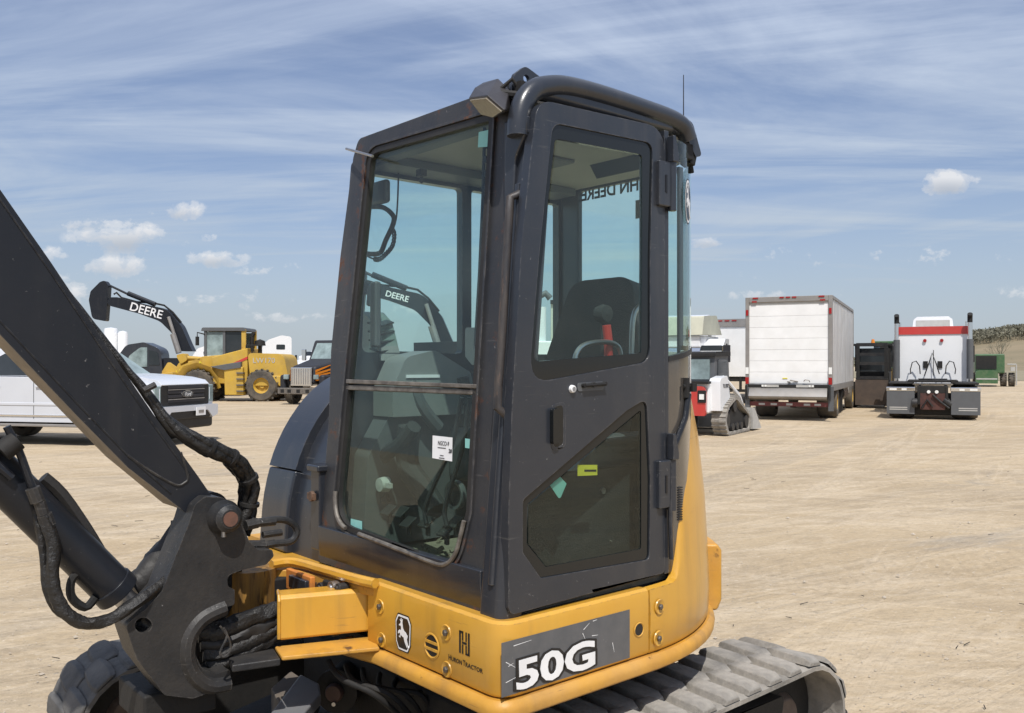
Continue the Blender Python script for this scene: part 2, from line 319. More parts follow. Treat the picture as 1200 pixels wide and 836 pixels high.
        if bevel:
            b = ob.modifiers.new('bevel', 'BEVEL'); b.width = bevel; b.segments = seg; b.limit_method = 'ANGLE'; b.angle_limit = R(38); b.harden_normals = True
        return ob
def fillet(pts, seg=6):
    """pts: (x, y[, radius]) -> rounded 2-D outline"""
    out = []; k = len(pts)
    for i, p in enumerate(pts):
        r = p[2] if len(p) > 2 else 0
        P = Vector(p[:2]); A = Vector(pts[i - 1][:2]); B = Vector(pts[(i + 1) % k][:2])
        if r <= 0: out.append((P.x, P.y)); continue
        a = (A - P); b = (B - P); la, lb = a.length, b.length; a.normalize(); b.normalize()
        ang = a.angle(b)
        if ang > 3.1: out.append((P.x, P.y)); continue
        t = min(r / math.tan(ang / 2), la * .48, lb * .48)
        p0 = P + a * t; p1 = P + b * t
        for j in range(seg + 1):
            f = j / seg; q = p0.lerp(P, f).lerp(P.lerp(p1, f), f); out.append((q.x, q.y))
    return out
def thing(name, label, cat, loc=(0, 0, 0), rotz=0, group=None):
    o = bpy.data.objects.new(name, None); C.objects.link(o); o.location = loc; o.rotation_euler = (0, 0, rotz)
    o.empty_display_size = .2; o['label'] = label; o['category'] = cat
    if group: o['group'] = group
    return o
def tag(o, label, cat, group=None):
    o['label'] = label; o['category'] = cat
    if group: o['group'] = group
    return o
def dup(o, parent=None, first=True):
    c = o.copy(); C.objects.link(c)
    if parent is not None: c.parent = parent
    for ch in [x for x in C.objects if x.parent == o]: dup(ch, c, False)
    return c
def text(s, size, mat, parent, o, e1, e2, depth=0.001, name='lettering', bold=0.0, xs=1.0, align='CENTER', shear=0.0, fit=None):
    cu = bpy.data.curves.new(name, 'FONT'); cu.body = s; cu.size = size; cu.extrude = depth; cu.offset = bold
    cu.align_x = align; cu.align_y = 'CENTER'; cu.shear = shear; cu.resolution_u = 3
    ob = bpy.data.objects.new('tmp', cu); C.objects.link(ob)
    dg = bpy.context.evaluated_depsgraph_get(); me = bpy.data.meshes.new_from_object(ob.evaluated_get(dg))
    bpy.data.objects.remove(ob); bpy.data.curves.remove(cu)
    if fit:      # fit = (left u, right u) along e1 from o
        x0 = min(v.co.x for v in me.vertices); x1 = max(v.co.x for v in me.vertices); k = (fit[1] - fit[0]) / (x1 - x0)
        for v in me.vertices: v.co.x = fit[0] + (v.co.x - x0) * k
        xs = 1.0
    e1 = Vector(e1).normalized(); e2 = Vector(e2).normalized(); n = e1.cross(e2)
    mt = Matrix(((e1.x * xs, e2.x, n.x, o[0]), (e1.y * xs, e2.y, n.y, o[1]), (e1.z * xs, e2.z, n.z, o[2]), (0, 0, 0, 1)))
    me.transform(mt); me.name = name; me.materials.clear(); me.materials.append(M[mat])
    ob = bpy.data.objects.new(name, me); C.objects.link(ob); ob.parent = parent
    return ob

# ------------------------------------------------------------------ setting
def ground_material():
    m = bpy.data.materials.new('packed_dirt'); m.use_nodes = True; t = m.node_tree; b = t.nodes['Principled BSDF']
    b.inputs['Roughness'].default_value = 0.95; b.inputs['Specular IOR Level'].default_value = 0.15
    g = t.nodes.new('ShaderNodeTexCoord')
    def noise(sc, det=6, ro=0.6, ms=(1, 1, 1), rot=0, dist=0):
        mp = t.nodes.new('ShaderNodeMapping'); mp.vector_type = 'TEXTURE'; mp.inputs['Scale'].default_value = tuple(1 / v for v in ms); mp.inputs['Rotation'].default_value = (0, 0, rot)
        t.links.new(g.outputs['Object'], mp.inputs[0]); n = t.nodes.new('ShaderNodeTexNoise')
        n.inputs['Scale'].default_value = sc; n.inputs['Detail'].default_value = det; n.inputs['Roughness'].default_value = ro; n.inputs['Distortion'].default_value = dist
        t.links.new(mp.outputs[0], n.inputs[0]); return n.outputs[0]
    big = ramp(t, noise(0.11, 6), [(0.36, 0.0), (0.64, 1.0)])
    c = mixc(t, big, (0.455, 0.352, 0.226), (0.400, 0.308, 0.198))
    patch = ramp(t, noise(0.45, 8, .68, (1, 1.5, 1), .4, .8), [(0.40, 0.0), (0.62, 1.0)])
    c = mixc(t, mathn(t, 'MULTIPLY', patch, .38), c, (0.56, 0.45, 0.305))
    h = None
    fine = noise(24, 8, .75)
    # lanes of wheel tracks in three headings: darker pressed bands with soft pale shoulders
    for k, (rz, sc, th, amt) in enumerate(((R(12), .55, .53, .42), (R(-22), .50, .54, .38), (R(58), .60, .55, .42), (R(36), 1.3, .55, .36))):
        n_ = noise(sc, 8, .62, (0.13, 1.25, 1), rz, .7 + .2 * k)
        m_ = mathn(t, 'MULTIPLY', ramp(t, n_, [(th, 0.0), (th + .07, 1.0)]), ramp(t, noise(1.1 + k, 7, .7), [(0.30, 0.15), (0.60, 1.0)]))
        c = mixc(t, mathn(t, 'MULTIPLY', m_, amt), c, (0.325, 0.262, 0.19) if k != 2 else (0.31, 0.265, 0.21))
        sh_ = ramp(t, n_, [(th - .05, 0.0), (th - .015, 1.0), (th + .01, 0.0)])
        c = mixc(t, mathn(t, 'MULTIPLY', sh_, .30), c, (0.60, 0.50, 0.37))
        q_ = mathn(t, 'MULTIPLY', n_, 3.6); h = q_ if h is None else mathn(t, 'ADD', h, q_)
    grey = ramp(t, noise(0.35, 9, .78, (.45, 1.4, 1), .3, 1.2), [(0.56, 0.0), (0.66, 1.0)])
    c = mixc(t, mathn(t, 'MULTIPLY', grey, .50), c, (0.27, 0.25, 0.225))
    mid = noise(5, 8, .72); c = mixc(t, ramp(t, mid, [(0.50, 0.0), (0.68, .34)]), c, (0.31, 0.25, 0.18)); c = mixc(t, ramp(t, mid, [(0.32, .30), (0.46, 0.0)]), c, (0.58, 0.49, 0.37))
    c = mixc(t, ramp(t, fine, [(0.30, 0.65), (0.47, 0.0)]), c, (0.27, 0.215, 0.15))
    c = mixc(t, ramp(t, fine, [(0.57, 0.0), (0.72, .8)]), c, (0.66, 0.58, 0.46))
    vor = t.nodes.new('ShaderNodeTexVoronoi'); vor.inputs['Scale'].default_value = 14; t.links.new(g.outputs['Object'], vor.inputs[0])
    peb = mathn(t, 'MULTIPLY', ramp(t, vor.outputs['Distance'], [(0.10, 1.0), (0.20, 0.0)]), ramp(t, noise(2.1, 5, .7), [(0.50, 0.0), (0.62, 1.0)]))
    c = mixc(t, mathn(t, 'MULTIPLY', peb, .6), c, (0.30, 0.27, 0.23))
    t.links.new(c, b.inputs['Base Color'])
    h = mathn(t, 'ADD', h, mathn(t, 'ADD', mathn(t, 'MULTIPLY', fine, .6), mathn(t, 'MULTIPLY', mid, 1.6)))
    h = mathn(t, 'ADD', h, mathn(t, 'MULTIPLY', peb, .5))
    wv = t.nodes.new('ShaderNodeTexWave'); wv.wave_type = 'BANDS'; wv.bands_direction = 'X'; wv.inputs['Scale'].default_value = 3.0; wv.inputs['Distortion'].default_value = 3.0; wv.inputs['Detail'].default_value = 4
    mp = t.nodes.new('ShaderNodeMapping'); mp.inputs['Rotation'].default_value = (0, 0, R(12)); t.links.new(g.outputs['Object'], mp.inputs[0]); t.links.new(mp.outputs[0], wv.inputs[0])
    lanes = ramp(t, noise(0.9, 4, .5, (0.10, 1.4, 1), R(12), .3), [(0.55, 0.0), (0.60, 1.0)])
    h = mathn(t, 'ADD', h, mathn(t, 'MULTIPLY', mathn(t, 'MULTIPLY', wv.outputs[1], lanes), .45))
    bn = t.nodes.new('ShaderNodeBump'); bn.inputs['Strength'].default_value = 0.75; bn.inputs['Distance'].default_value = 0.022
    t.links.new(h, bn.inputs['Height']); t.links.new(bn.outputs[0], b.inputs['Normal'])
    return m
M['dirt'] = ground_material()
def ground():
    # dense near the machine, with shallow ruts; coarse to the horizon
    xs = [-3000, -1200, -500, -200, -90, -50, -30] + [-20 + i * 0.5 for i in range(81)] + [30, 50, 90, 200, 500, 1200, 3000]
    ys = [-60, -30, -10] + [i * 0.4 for i in range(0, 76)] + [34, 40, 50, 70, 100, 160, 300, 700, 1500, 4000]
    rnd = random.Random(3)
    from mathutils import noise as nz
    vs = []
    for y in ys:
        for x in xs:
            near = max(0, 1 - max(abs(x) / 20, y / 30)) ** .5 if y >= 0 else 0
            z = near * 0.018 * nz.noise(Vector((x * .25, y * .9, 0))) + near * .012 * nz.noise(Vector((x * 1.1, y * 1.3, 4)))
            vs.append((x, y, z - .01 * near))
    nx = len(xs)
    fs = [(j * nx + i, j * nx + i + 1, (j + 1) * nx + i + 1, (j + 1) * nx + i) for j in range(len(ys) - 1) for i in range(nx - 1)]
    mb = MB(); mb.add(vs, fs); o = mb.build('ground', 'dirt', smooth=80, recalc=False); o['kind'] = 'structure'
    return o
ground()
# ================================================================== the mini excavator
EX = Vector((-0.025, 2.6, 0)); EA = math.atan2(.6549, .7557)
exc = thing('mini_excavator', 'mustard yellow and slate grey mini excavator in the foreground, 50G on its side', 'excavator', EX, EA)
EM = Matrix.Translation(EX) @ Matrix.Rotation(EA, 4, 'Z'); EI = EM.inverted()
CAMP = EI @ Vector((0, 0, CAM_H)); RI = EI.to_3x3()
def ray(px, py): return RI @ Vector(((px - 600) / FPX, 1.0, (HZ - py) / FPX))
def hit(px, py, n, d):       # n . p = d in the machine's frame
    r = ray(px, py); n = Vector(n); return CAMP + r * ((d - n.dot(CAMP)) / n.dot(r))
def hx(px, py, x): return hit(px, py, (1, 0, 0), x)
def hy(px, py, y): return hit(px, py, (0, 1, 0), y)
def hz(px, py, z): return hit(px, py, (0, 0, 1), z)
KL = 0.088
class Plane:
    def __init__(s, o, e1, e2): s.o = Vector(o); s.e1 = Vector(e1).normalized(); s.e2 = Vector(e2).normalized(); s.n = s.e1.cross(s.e2).normalized()
    def uv(s, pts): 
        out = []
        for p in pts:
            q = hit(p[0], p[1], s.n, s.n.dot(s.o)) - s.o; out.append((q.dot(s.e1), q.dot(s.e2)) + tuple(p[2:]))
        return out
    def P(s, u, v, w=0): return s.o + s.e1 * u + s.e2 * v + s.n * w
    def px(s, x, y, w=0): (u, v), = s.uv([(x, y)]); return s.P(u, v, w)
    def shift(s, w): return Plane(s.o + s.n * w, s.e1, s.e2)
def plate(pl, outer, holes=(), depth=.03, px=True, seg=6):
    """outer face on the plane, body behind it"""
    f = (lambda L: pl.uv(L)) if px else (lambda L: L)
    loops = [fillet(f(outer), seg)] + [fillet(f(h), seg) for h in holes]
    return MB().prism(loops, pl.o - pl.n * depth, pl.e1, pl.e2, depth)
SIDE = Plane((0, -.02, 0), (1, 0, 0), (0, 0, 1))            # normal -y (towards the camera's right)
FRONT = Plane((0, 0, .915), (0, -1, 0), (KL, 0, 1))         # normal -x, leaning back
def lean(z): return KL * (z - .915)

# ---- front frame and windows
win = [(434, 178, .06), (577, 137, .02), (558, 452), (550, 600), (534, 668, .13), (393, 614, .13), (407, 455)]
fo = [(373, 658, .02), (376, 610), (385, 500), (388, 411), (399, 300), (414, 185), (420, 163, .04), (546, 117), (606, 95), (586, 727)]
plate(FRONT, fo, [win], .030).build('cab_front_frame', 'cabworn', exc, .006)
# rubber seal round the opening, two layers
def ring(pl, outer, grow, depth, name, mat, bevel=.004, w=0.0):
    L = fillet(pl.uv(outer), 8); c = Vector((sum(p[0] for p in L) / len(L), sum(p[1] for p in L) / len(L)))
    def off(d):
        res = []; k = len(L); ar = sum(L[i][0] * L[(i + 1) % k][1] - L[(i + 1) % k][0] * L[i][1] for i in range(k)); sg = 1 if ar > 0 else -1
        for i in range(k):
            a = Vector(L[i - 1]); b = Vector(L[(i + 1) % k]); t = (b - a).normalized(); nn = Vector((t.y, -t.x)) * sg
            res.append((L[i][0] + nn.x * d, L[i][1] + nn.y * d))
        return res
    p2 = pl.shift(w)
    return MB().prism([off(grow[0]), off(grow[1])], p2.o - p2.n * depth, p2.e1, p2.e2, depth).build(name, mat, exc, bevel)
ring(FRONT, win, (.010, -.012), .022, 'window_seal', 'black', w=.004)
ring(FRONT, win, (.022, .013), .03, 'window_groove', 'cabworn', w=.010)
lower = [(410, 470), (555, 470), (548, 600), (532, 664, .12), (396, 612, .12)]
upg = [(434, 178, .06), (577, 137, .02), (558, 452), (407, 446)]
lowg = [(406, 457), (558, 457), (550, 600), (534, 668, .13), (393, 614, .13)]
gp = FRONT.shift(-.008)
plate(gp, upg, (), .005).build('upper_windscreen', 'glass', exc, smooth=None)
plate(FRONT.shift(-.012), lowg, (), .005).build('lower_windscreen', 'glasslow', exc, smooth=None)
bar = MB()
for y0, y1, w in ((444.5, 449.5, .010), (451, 457, .004)):
    pl = FRONT.shift(w); q = [pl.px(405, y0 + 0), pl.px(559, y0 + 6), pl.px(559, y1 + 6), pl.px(405, y1)]
    bar.add(q + [p - pl.n * .035 for p in q], [(0, 1, 2, 3), (7, 6, 5, 4), (0, 4, 5, 1), (1, 5, 6, 2), (2, 6, 7, 3), (3, 7, 4, 0)])
bar.build('window_divider', 'trim', exc, .003)
# worn aluminium strip along the curved bottom of the lower pane, in two lengths
L = fillet(FRONT.uv(win), 10)
pts = [FRONT.P(u, v, .012) for u, v in L]
low = [p for p in pts if p.z < FRONT.px(552, 560).z]
mid = len(low) // 2
for seg_ in (low[:mid + 2], low[mid + 2:]):
    sg = [seg_[0].lerp(seg_[1], .3)] + seg_[1:-1] + [seg_[-1].lerp(seg_[-2], .12)] if len(seg_) > 2 else seg_
    MB().tube(sg, .0085, 8, flat=.9).build('window_trim', 'trim', exc)
# sill panel below the front window: folded lip
MB().prism([[(.012, .90), (.0, .915), (-.006, 1.0), (-.006, 1.03), (.03, 1.03), (.03, .90)]], (0, .10, 0), (1, 0, 0), (0, 0, 1), -1.0).build('front_sill', 'cab', exc, .004)
# ---- corner pillar, lofted with the lean
def lofted(sec, z0, z1, k=KL, zb=.915):
    n = len(sec); mb = MB(); vs = []
    for z in (z0, z1): vs += [(x + k * (z - zb), y, z) for x, y in sec]
    return mb.add(vs, [(i, (i + 1) % n, n + (i + 1) % n, n + i) for i in range(n)] + [tuple(range(n)), tuple(range(n, 2 * n))])
sec = fillet([(-.018, .0, .03), (.03, -.012, .004), (.065, -.008, .0), (.065, .05), (.0, .098, .01), (-.016, .092, .012)], 6)
lofted(sec, .90, 2.40).build('corner_pillar', 'cab', exc, .003)
lofted(fillet([(-.026, .030, .01), (-.012, .030), (-.012, .052), (-.026, .052, .01)], 4), 1.0, 2.2).build('pillar_rib', 'cab', exc, .002)
# fillet patch where pillar meets roof
MB().prism([fillet([(0, 0), (.10, 0), (.10, -.05), (.05, -.12, .05), (.035, -.35), (.0, -.35)], 6)], (lean(2.4) - .022, .10, 2.40), (0, -1, 0), (-KL*0, 0, 1), .02).build('pillar_gusset', 'cab', exc, .006)
# grab rail on the pillar, worn to rust
gpts = [(600, 226), (598, 232), (596, 262), (592, 330), (588, 400), (584, 450), (583, 478), (586, 488)]
g3 = [hit(x, y, (1, 0, -KL), -KL * .915 - .050) for x, y in gpts]
g3[0] += Vector((.03, 0, 0)); g3[-1] += Vector((.03, 0, 0))
MB().tube(g3, .0135, 12).build('grab_rail', material('rubbed_rail_paint', (0.028, 0.028, 0.032), .5, 0, (0.07, 0.058, 0.05), 16, .9, .2, 50, rust=.42, rustcol=(.13, .085, .06), stretch=(2.5, 2.5, .5)), exc)

# ---- roof
rail = [(607, 160), (608, 140), (613, 121), (624, 107), (640, 102), (662, 102), (700, 111), (750, 127), (786, 140), (800, 150), (806, 164)]
r3 = [hy(x, y, .035) for x, y in rail]
from mathutils.geometry import interpolate_bezier
def smoothpath(P, n=4):
    out = []
    for i in range(len(P) - 1):
        p0 = P[max(i - 1, 0)]; p1 = P[i]; p2 = P[i + 1]; p3 = P[min(i + 2, len(P) - 1)]
        for j in range(n):
            t = j / n
            out.append(0.5 * ((2 * p1) + (p2 - p0) * t + (2 * p0 - 5 * p1 + 4 * p2 - p3) * t * t + (3 * p1 - p0 - 3 * p2 + p3) * t ** 3))
    return out + [P[-1]]
MB().tube(smoothpath(r3), .034, 16).build('roof_rail', 'cab', exc)
zt = 2.525
def plan(x0, y1=1.07, i=0.0): return [(x0, .02 + i), (.80, .02 + i), (.93, .07 + i), (1.04, .145 + i), (1.25 - i, .33 + i), (1.25 - i, y1 - i), (x0, y1 - i)]
MB().prism([plan(lean(2.5) + .02)], (0, 0, 2.472), (1, 0, 0), (0, 1, 0), .053).build('roof_panel', 'cab', exc, .02, 3)
MB().prism([plan(.17, 1.04, .02)], (0, 0, 2.460), (1, 0, 0), (0, 1, 0), .008).build('headliner', 'liner', exc)
MB().b2((.18, .90, 2.425), (1.20, 1.05, 2.458)).b2((.16, .10, 2.435), (.22, 1.0, 2.458)).build('ceiling_trim', 'greyplastic', exc, .004)
for (x0, x1, y0, y1) in ((.62, .80, .50, .68), (.95, 1.08, .30, .48)):
    MB().b2((x0, y0, 2.445), (x1, y1, 2.464)).build('ceiling_vent', 'greyplastic', exc, .01)
# band where the rail enters the pillar
MB().box((lean(2.36) + .014, .048, 2.365), (.075, .09, .055), (0, R(5), 0)).build('rail_collar', 'cab', exc, .006)
# lifting lugs
def lug(base, flip=1):
    o = [(-.07, -.06), (.13, -.06), (.13, -.01), (.055, .035, .02), (-.005, .055, .03), (-.05, .02, .02)]
    o2 = [(.0 + .013 * math.cos(a), .015 + .013 * math.sin(a)) for a in (i * math.pi / 6 for i in range(12))]
    return MB().prism([fillet(o), o2], base, (1, 0, 0), (0, 0, 1), -.014)
pb = hy(617, 97, .10)
lug(pb + Vector((0, 0, -.003))).build('lifting_lug', 'cab', exc, .002)
MB().prism([fillet([(-.04, -.05), (.05, -.05), (.05, 0), (.03, .018, .02), (-.02, .018, .02), (-.04, -.01)])], (lean(2.53) + .03, 1.03, 2.525), (0, 1, 0), (0, 0, 1), -.012).build('lifting_lug', 'cab', exc, .002)
# pin through the far top corner
MB().cyl(FRONT.px(411, 176, .02), FRONT.px(450, 187, .05), .005, n=8).build('wiper_stay', 'steel', exc)
# work lamp at the near corner: trapezoid hood, lens below
wl_o = FRONT.px(589, 121, .05)
lo = Plane(wl_o, (0, -1, 0), (KL, 0, 1))
hood = [(-.098, -.030, .0), (-.078, .018, .012), (-.015, .052, .02), (.020, .040, .01), (.055, -.010, .01), (.050, -.062), (.020, -.045), (-.08, -.040)]
lamp = MB()
# explicit hood solid: front face and back face
def lpx(x, y, w): return lo.px(x, y, w)
def wpx(x, y, w): return FRONT.px(x, y, w)
class _L: pass
pts_ = [FRONT.shift(w).px(x, y) for x, y, w in [(549, 115, .10), (571, 112, .13), (592, 130, .11), (580, 138, .05), (564, 134, .05),
        (556, 103, .06), (566, 97, .02), (584, 92, .03), (597, 105, .03), (600, 128, .0), (585, 135, .0), (562, 125, .0)]]
bmh = bmesh.new()
for p in pts_: bmh.verts.new(p)
bmesh.ops.convex_hull(bmh, input=bmh.verts); 
me = bpy.data.meshes.new('lamp_housing'); bmh.to_mesh(me); bmh.free(); me.materials.append(material('brown_grey_lamp_plastic', (.030, .027, .029), .4, 0, (.05, .045, .045), 8, .6, .1, 60))
lh = bpy.data.objects.new('work_lamp', me); C.objects.link(lh); lh.parent = exc; bv = lh.modifiers.new('b', 'BEVEL'); bv.width = .004; bv.segments = 2
n5 = [pts_[i] for i in range(5)]; cc = sum(n5, Vector()) / 5
nn = (n5[1] - n5[0]).cross(n5[3] - n5[0]).normalized()
if nn.z > 0: nn = -nn
q = [cc + (p - cc) * .86 + nn * .006 for p in n5]
MB().add(q + [p - nn * .012 for p in q], [(0, 1, 2, 3, 4), (9, 8, 7, 6, 5)] + [(i, (i + 1) % 5, 5 + (i + 1) % 5, 5 + i) for i in range(5)]).build('lamp_lens', 'lens', lh)
MB().tube([lo.P(.05, .02, .0), lo.P(.075, .05, -.02), lo.P(.085, .02, -.05), lo.P(.09, -.03, -.06)], .007, 8).cyl(lo.P(.09, .0, -.03), lo.P(.06, .0, .01), .012, n=8).box(lo.P(.088, .01, -.05), (.03, .03, .07)).build('lamp_bracket', 'dark', exc)
# antenna and rear visor, rear lamp
an_ = hy(801, 88, .28); MB().cyl((an_.x, an_.y, 2.51), an_, .003, .0018, 6).cyl((an_.x, an_.y, 2.51), (an_.x, an_.y, 2.56), .008, n=8).build('antenna', 'ink', exc)
vz = MB().prism([fillet([(.80, 2.555, .02), (.93, 2.535, .04), (.985, 2.42, .02), (.95, 2.41), (.90, 2.47), (.80, 2.49)])], (0, .03, 0), (1, 0, 0), (0, 0, 1), -.50); vz.build('rear_visor', 'cab', exc, .008)
MB().b2((.84, .05, 2.46), (.92, .25, 2.474)).build('visor_lining', 'liner', exc)
pr = hy(800, 182, .06)
MB().box(pr + Vector((0, 0, .01)), (.05, .06, .06)).box(pr + Vector((.035, 0, -.01)), (.03, .05, .05), (0, .3, 0)).cyl(pr + Vector((.04, 0, -.02)), pr + Vector((.05, 0, -.06)), .012, n=8).cyl(pr + Vector((-.06, 0, 0)), pr + Vector((.02, 0, .0)), .012, n=8).build('rear_light_bracket', 'dark', exc, .004)

# ---- left side frame behind the door, then the door
sf = fillet([(.03, .90, 0), (.735, .93, 0), (.735, 2.45, .03), (lean(2.45) + .05, 2.46, .1), ], 6)
sh = fillet([(.07, .97, .03), (.69, .97, .03), (.69, 2.40, .05), (lean(2.4) + .08, 2.40, .08)], 6)
MB().prism([sf, sh], (0, .06, 0), (1, 0, 0), (0, 0, 1), .045).build('door_frame', 'black', exc, .004)
door_o = [(596, 722, .03), (596, 600), (600, 480), (611, 290), (624, 165), (630, 116, .12), (779, 150, .09), (779, 300), (779, 672, .02)]
wu = [(648, 144, .045), (765, 168, .035), (762, 300), (762, 424, .06), (620, 450, .07), (632, 300)]
wlw = [(758, 467, .03), (762, 560), (761, 656, .02), (634, 678, .015), (613, 648, .008), (613, 586, .02), (735, 481, .02)]
dr = plate(SIDE, door_o, [wu, wlw], .035).build('door', 'cab', exc, .007, 3)
def grow(L, d):
    cx = sum(p[0] for p in L) / len(L); cz = sum(p[1] for p in L) / len(L)
    return [(p[0] + d * (1 if p[0] > cx else -1), p[1] + d * (1 if p[1] > cz else -1)) + tuple(p[2:]) for p in L]
wui = [(652, 162, .02), (754, 181, .015), (754, 300), (753, 414, .01), (627, 424, .02), (634, 330)]
wli = [(753, 480, .01), (753, 560), (753, 644, .01), (641, 665, .006), (619, 638, .004), (619, 592, .008), (736, 494, .01)]
SI = SIDE.shift(-.006)
plate(SI, grow(SIDE.uv(wu), .010), [SIDE.uv(wui)], .012, px=False).build('upper_glass_border', 'blackgloss', dr)
plate(SI, grow(SIDE.uv(wlw), .010), [SIDE.uv(wli)], .012, px=False).build('lower_glass_border', 'blackgloss', dr)
plate(SI.shift(-.003), wui, (), .005).build('upper_glass', 'glass', dr, smooth=None)
plate(SI.shift(-.003), wli, (), .005).build('lower_glass', 'glassdoor', dr, smooth=None)
# inner edge strips of door windows (thin bright line)
# recessed handle
plate(SIDE.shift(.0015), [(646, 475, .02), (663, 470, .02), (663, 524, .02), (646, 530, .02)], [[(649, 478, .015), (660, 474, .015), (660, 521, .015), (649, 526, .015)]], .004).build('handle_surround', 'cab', dr, .001)
plate(SIDE.shift(.001), [(649, 478, .015), (660, 474, .015), (660, 521, .015), (649, 526, .015)], (), .004).build('handle_recess', 'blackgloss', dr)
plate(SIDE.shift(.016), [(648.5, 480, .01), (656, 478, .01), (656, 519, .01), (648.5, 522, .01)], (), .015).build('door_handle', 'blackgloss', dr, .004)
b0 = SIDE.px(670, 456); MB().cyl(b0 + Vector((0, .002, 0)), b0 + Vector((0, -.010, 0)), .013, .011, 20).build('lock_button', 'decalwhite', dr, .002)
MB().cyl(b0 + Vector((0, -.008, 0)), b0 + Vector((0, -.0115, 0)), .007, n=12).build('key_hole', 'steel', dr)
h0 = SIDE.px(682, 452); h1 = SIDE.px(706, 450)
plate(SIDE.shift(.003), [(677, 449, .01), (708, 447, .01), (708, 457, .01), (677, 459, .01)], (), .005).build('latch_plate', 'greyplastic', dr, .002)
MB().cyl(h0 + Vector((0, -.012, 0)), h1 + Vector((0, -.012, 0)), .006, n=8).cyl(h0, h0 + Vector((0, -.016, 0)), .007, n=8).cyl(h1, h1 + Vector((0, -.016, 0)), .007, n=8).cyl(h0.lerp(h1, .45), h0.lerp(h1, .45) + Vector((0, -.016, 0)), .008, n=8).build('latch_bar', 'dark', dr)
# hinges
for (y0, y1) in ((188, 244), (540, 594)):
    a = SIDE.px(769, y0); b_ = SIDE.px(784, y1)
    MB().b2((a.x, -.036, a.z), (b_.x + .004, .0, b_.z)).build('hinge', 'cab', dr, .005)
    MB().cyl((b_.x + .004, -.032, a.z + .005), (b_.x + .004, -.032, b_.z - .012), .014, n=12).build('hinge_barrel', 'cab', dr, .002)
    MB().b2((a.x + .030, -.039, (a.z + b_.z) / 2 + .03), (a.x + .038, -.035, (a.z + b_.z) / 2 - .03)).build('hinge_slot', 'decalblack', dr)
    MB().prism([[(0, 0), (.03, 0), (.03, .02), (.012, .09), (0, .09)]], (b_.x - .012, -.02, a.z), (1, 0, 0), (0, 0, 1), .03).build('hinge_arm', 'cab', dr, .003)
# drip rail seam between pillar and door (dark gap is the frame behind)
# ---- rear curved corner: glass above, panel below
cp = [(.737, -.014), (.785, -.010), (.83, -.002), (.88, .018), (.93, .045), (.99, .085), (1.05, .13), (1.13, .20), (1.26, .33)]
def wall(path, z0f, z1f, th, name, mat, bevel=0, inward=(0, 1), smooth=60):
    n = len(path); vs = []
    for i, p in enumerate(path):
        a = Vector(path[max(i - 1, 0)]); b = Vector(path[min(i + 1, n - 1)]); t = (b - a).normalized(); nn = Vector((-t.y, t.x))
        z0 = z0f(i / (n - 1)) if callable(z0f) else z0f; z1 = z1f(i / (n - 1)) if callable(z1f) else z1f
        vs += [(p[0], p[1], z0), (p[0], p[1], z1), (p[0] + nn.x * th, p[1] + nn.y * th, z1), (p[0] + nn.x * th, p[1] + nn.y * th, z0)]
    fs = []
    for i in range(n - 1):
        for j in range(4): fs.append((i * 4 + j, i * 4 + (j + 1) % 4, i * 4 + 4 + (j + 1) % 4, i * 4 + 4 + j))
    fs += [(0, 1, 2, 3), tuple(4 * (n - 1) + k for k in (3, 2, 1, 0))]
    return MB().add(vs, fs).build(name, mat, exc, bevel, smooth=smooth)
wall(cp, lambda t: 1.675 + .05 * t, 2.44, .006, 'rear_corner_glass', 'glass')
glossbrown = material('glossy_lower_panel', (0.060, 0.055, 0.050), 0.12, 0, (0.045, 0.042, 0.04), 3, .6, dust=.10, coat=.6)
wall(cp, .93, lambda t: 1.665 + .05 * t, .02, 'rear_corner_panel', glossbrown, .003)
wall([(x + .001, y - .003) for x, y in cp], lambda t: 1.662 + .05 * t, lambda t: 1.680 + .05 * t, .02, 'glass_rubber', 'black')
wall([(.716, -.014), (.726, -.015), (.738, -.015)], .93, 2.46, .03, 'hinge_post', 'cab', .002)
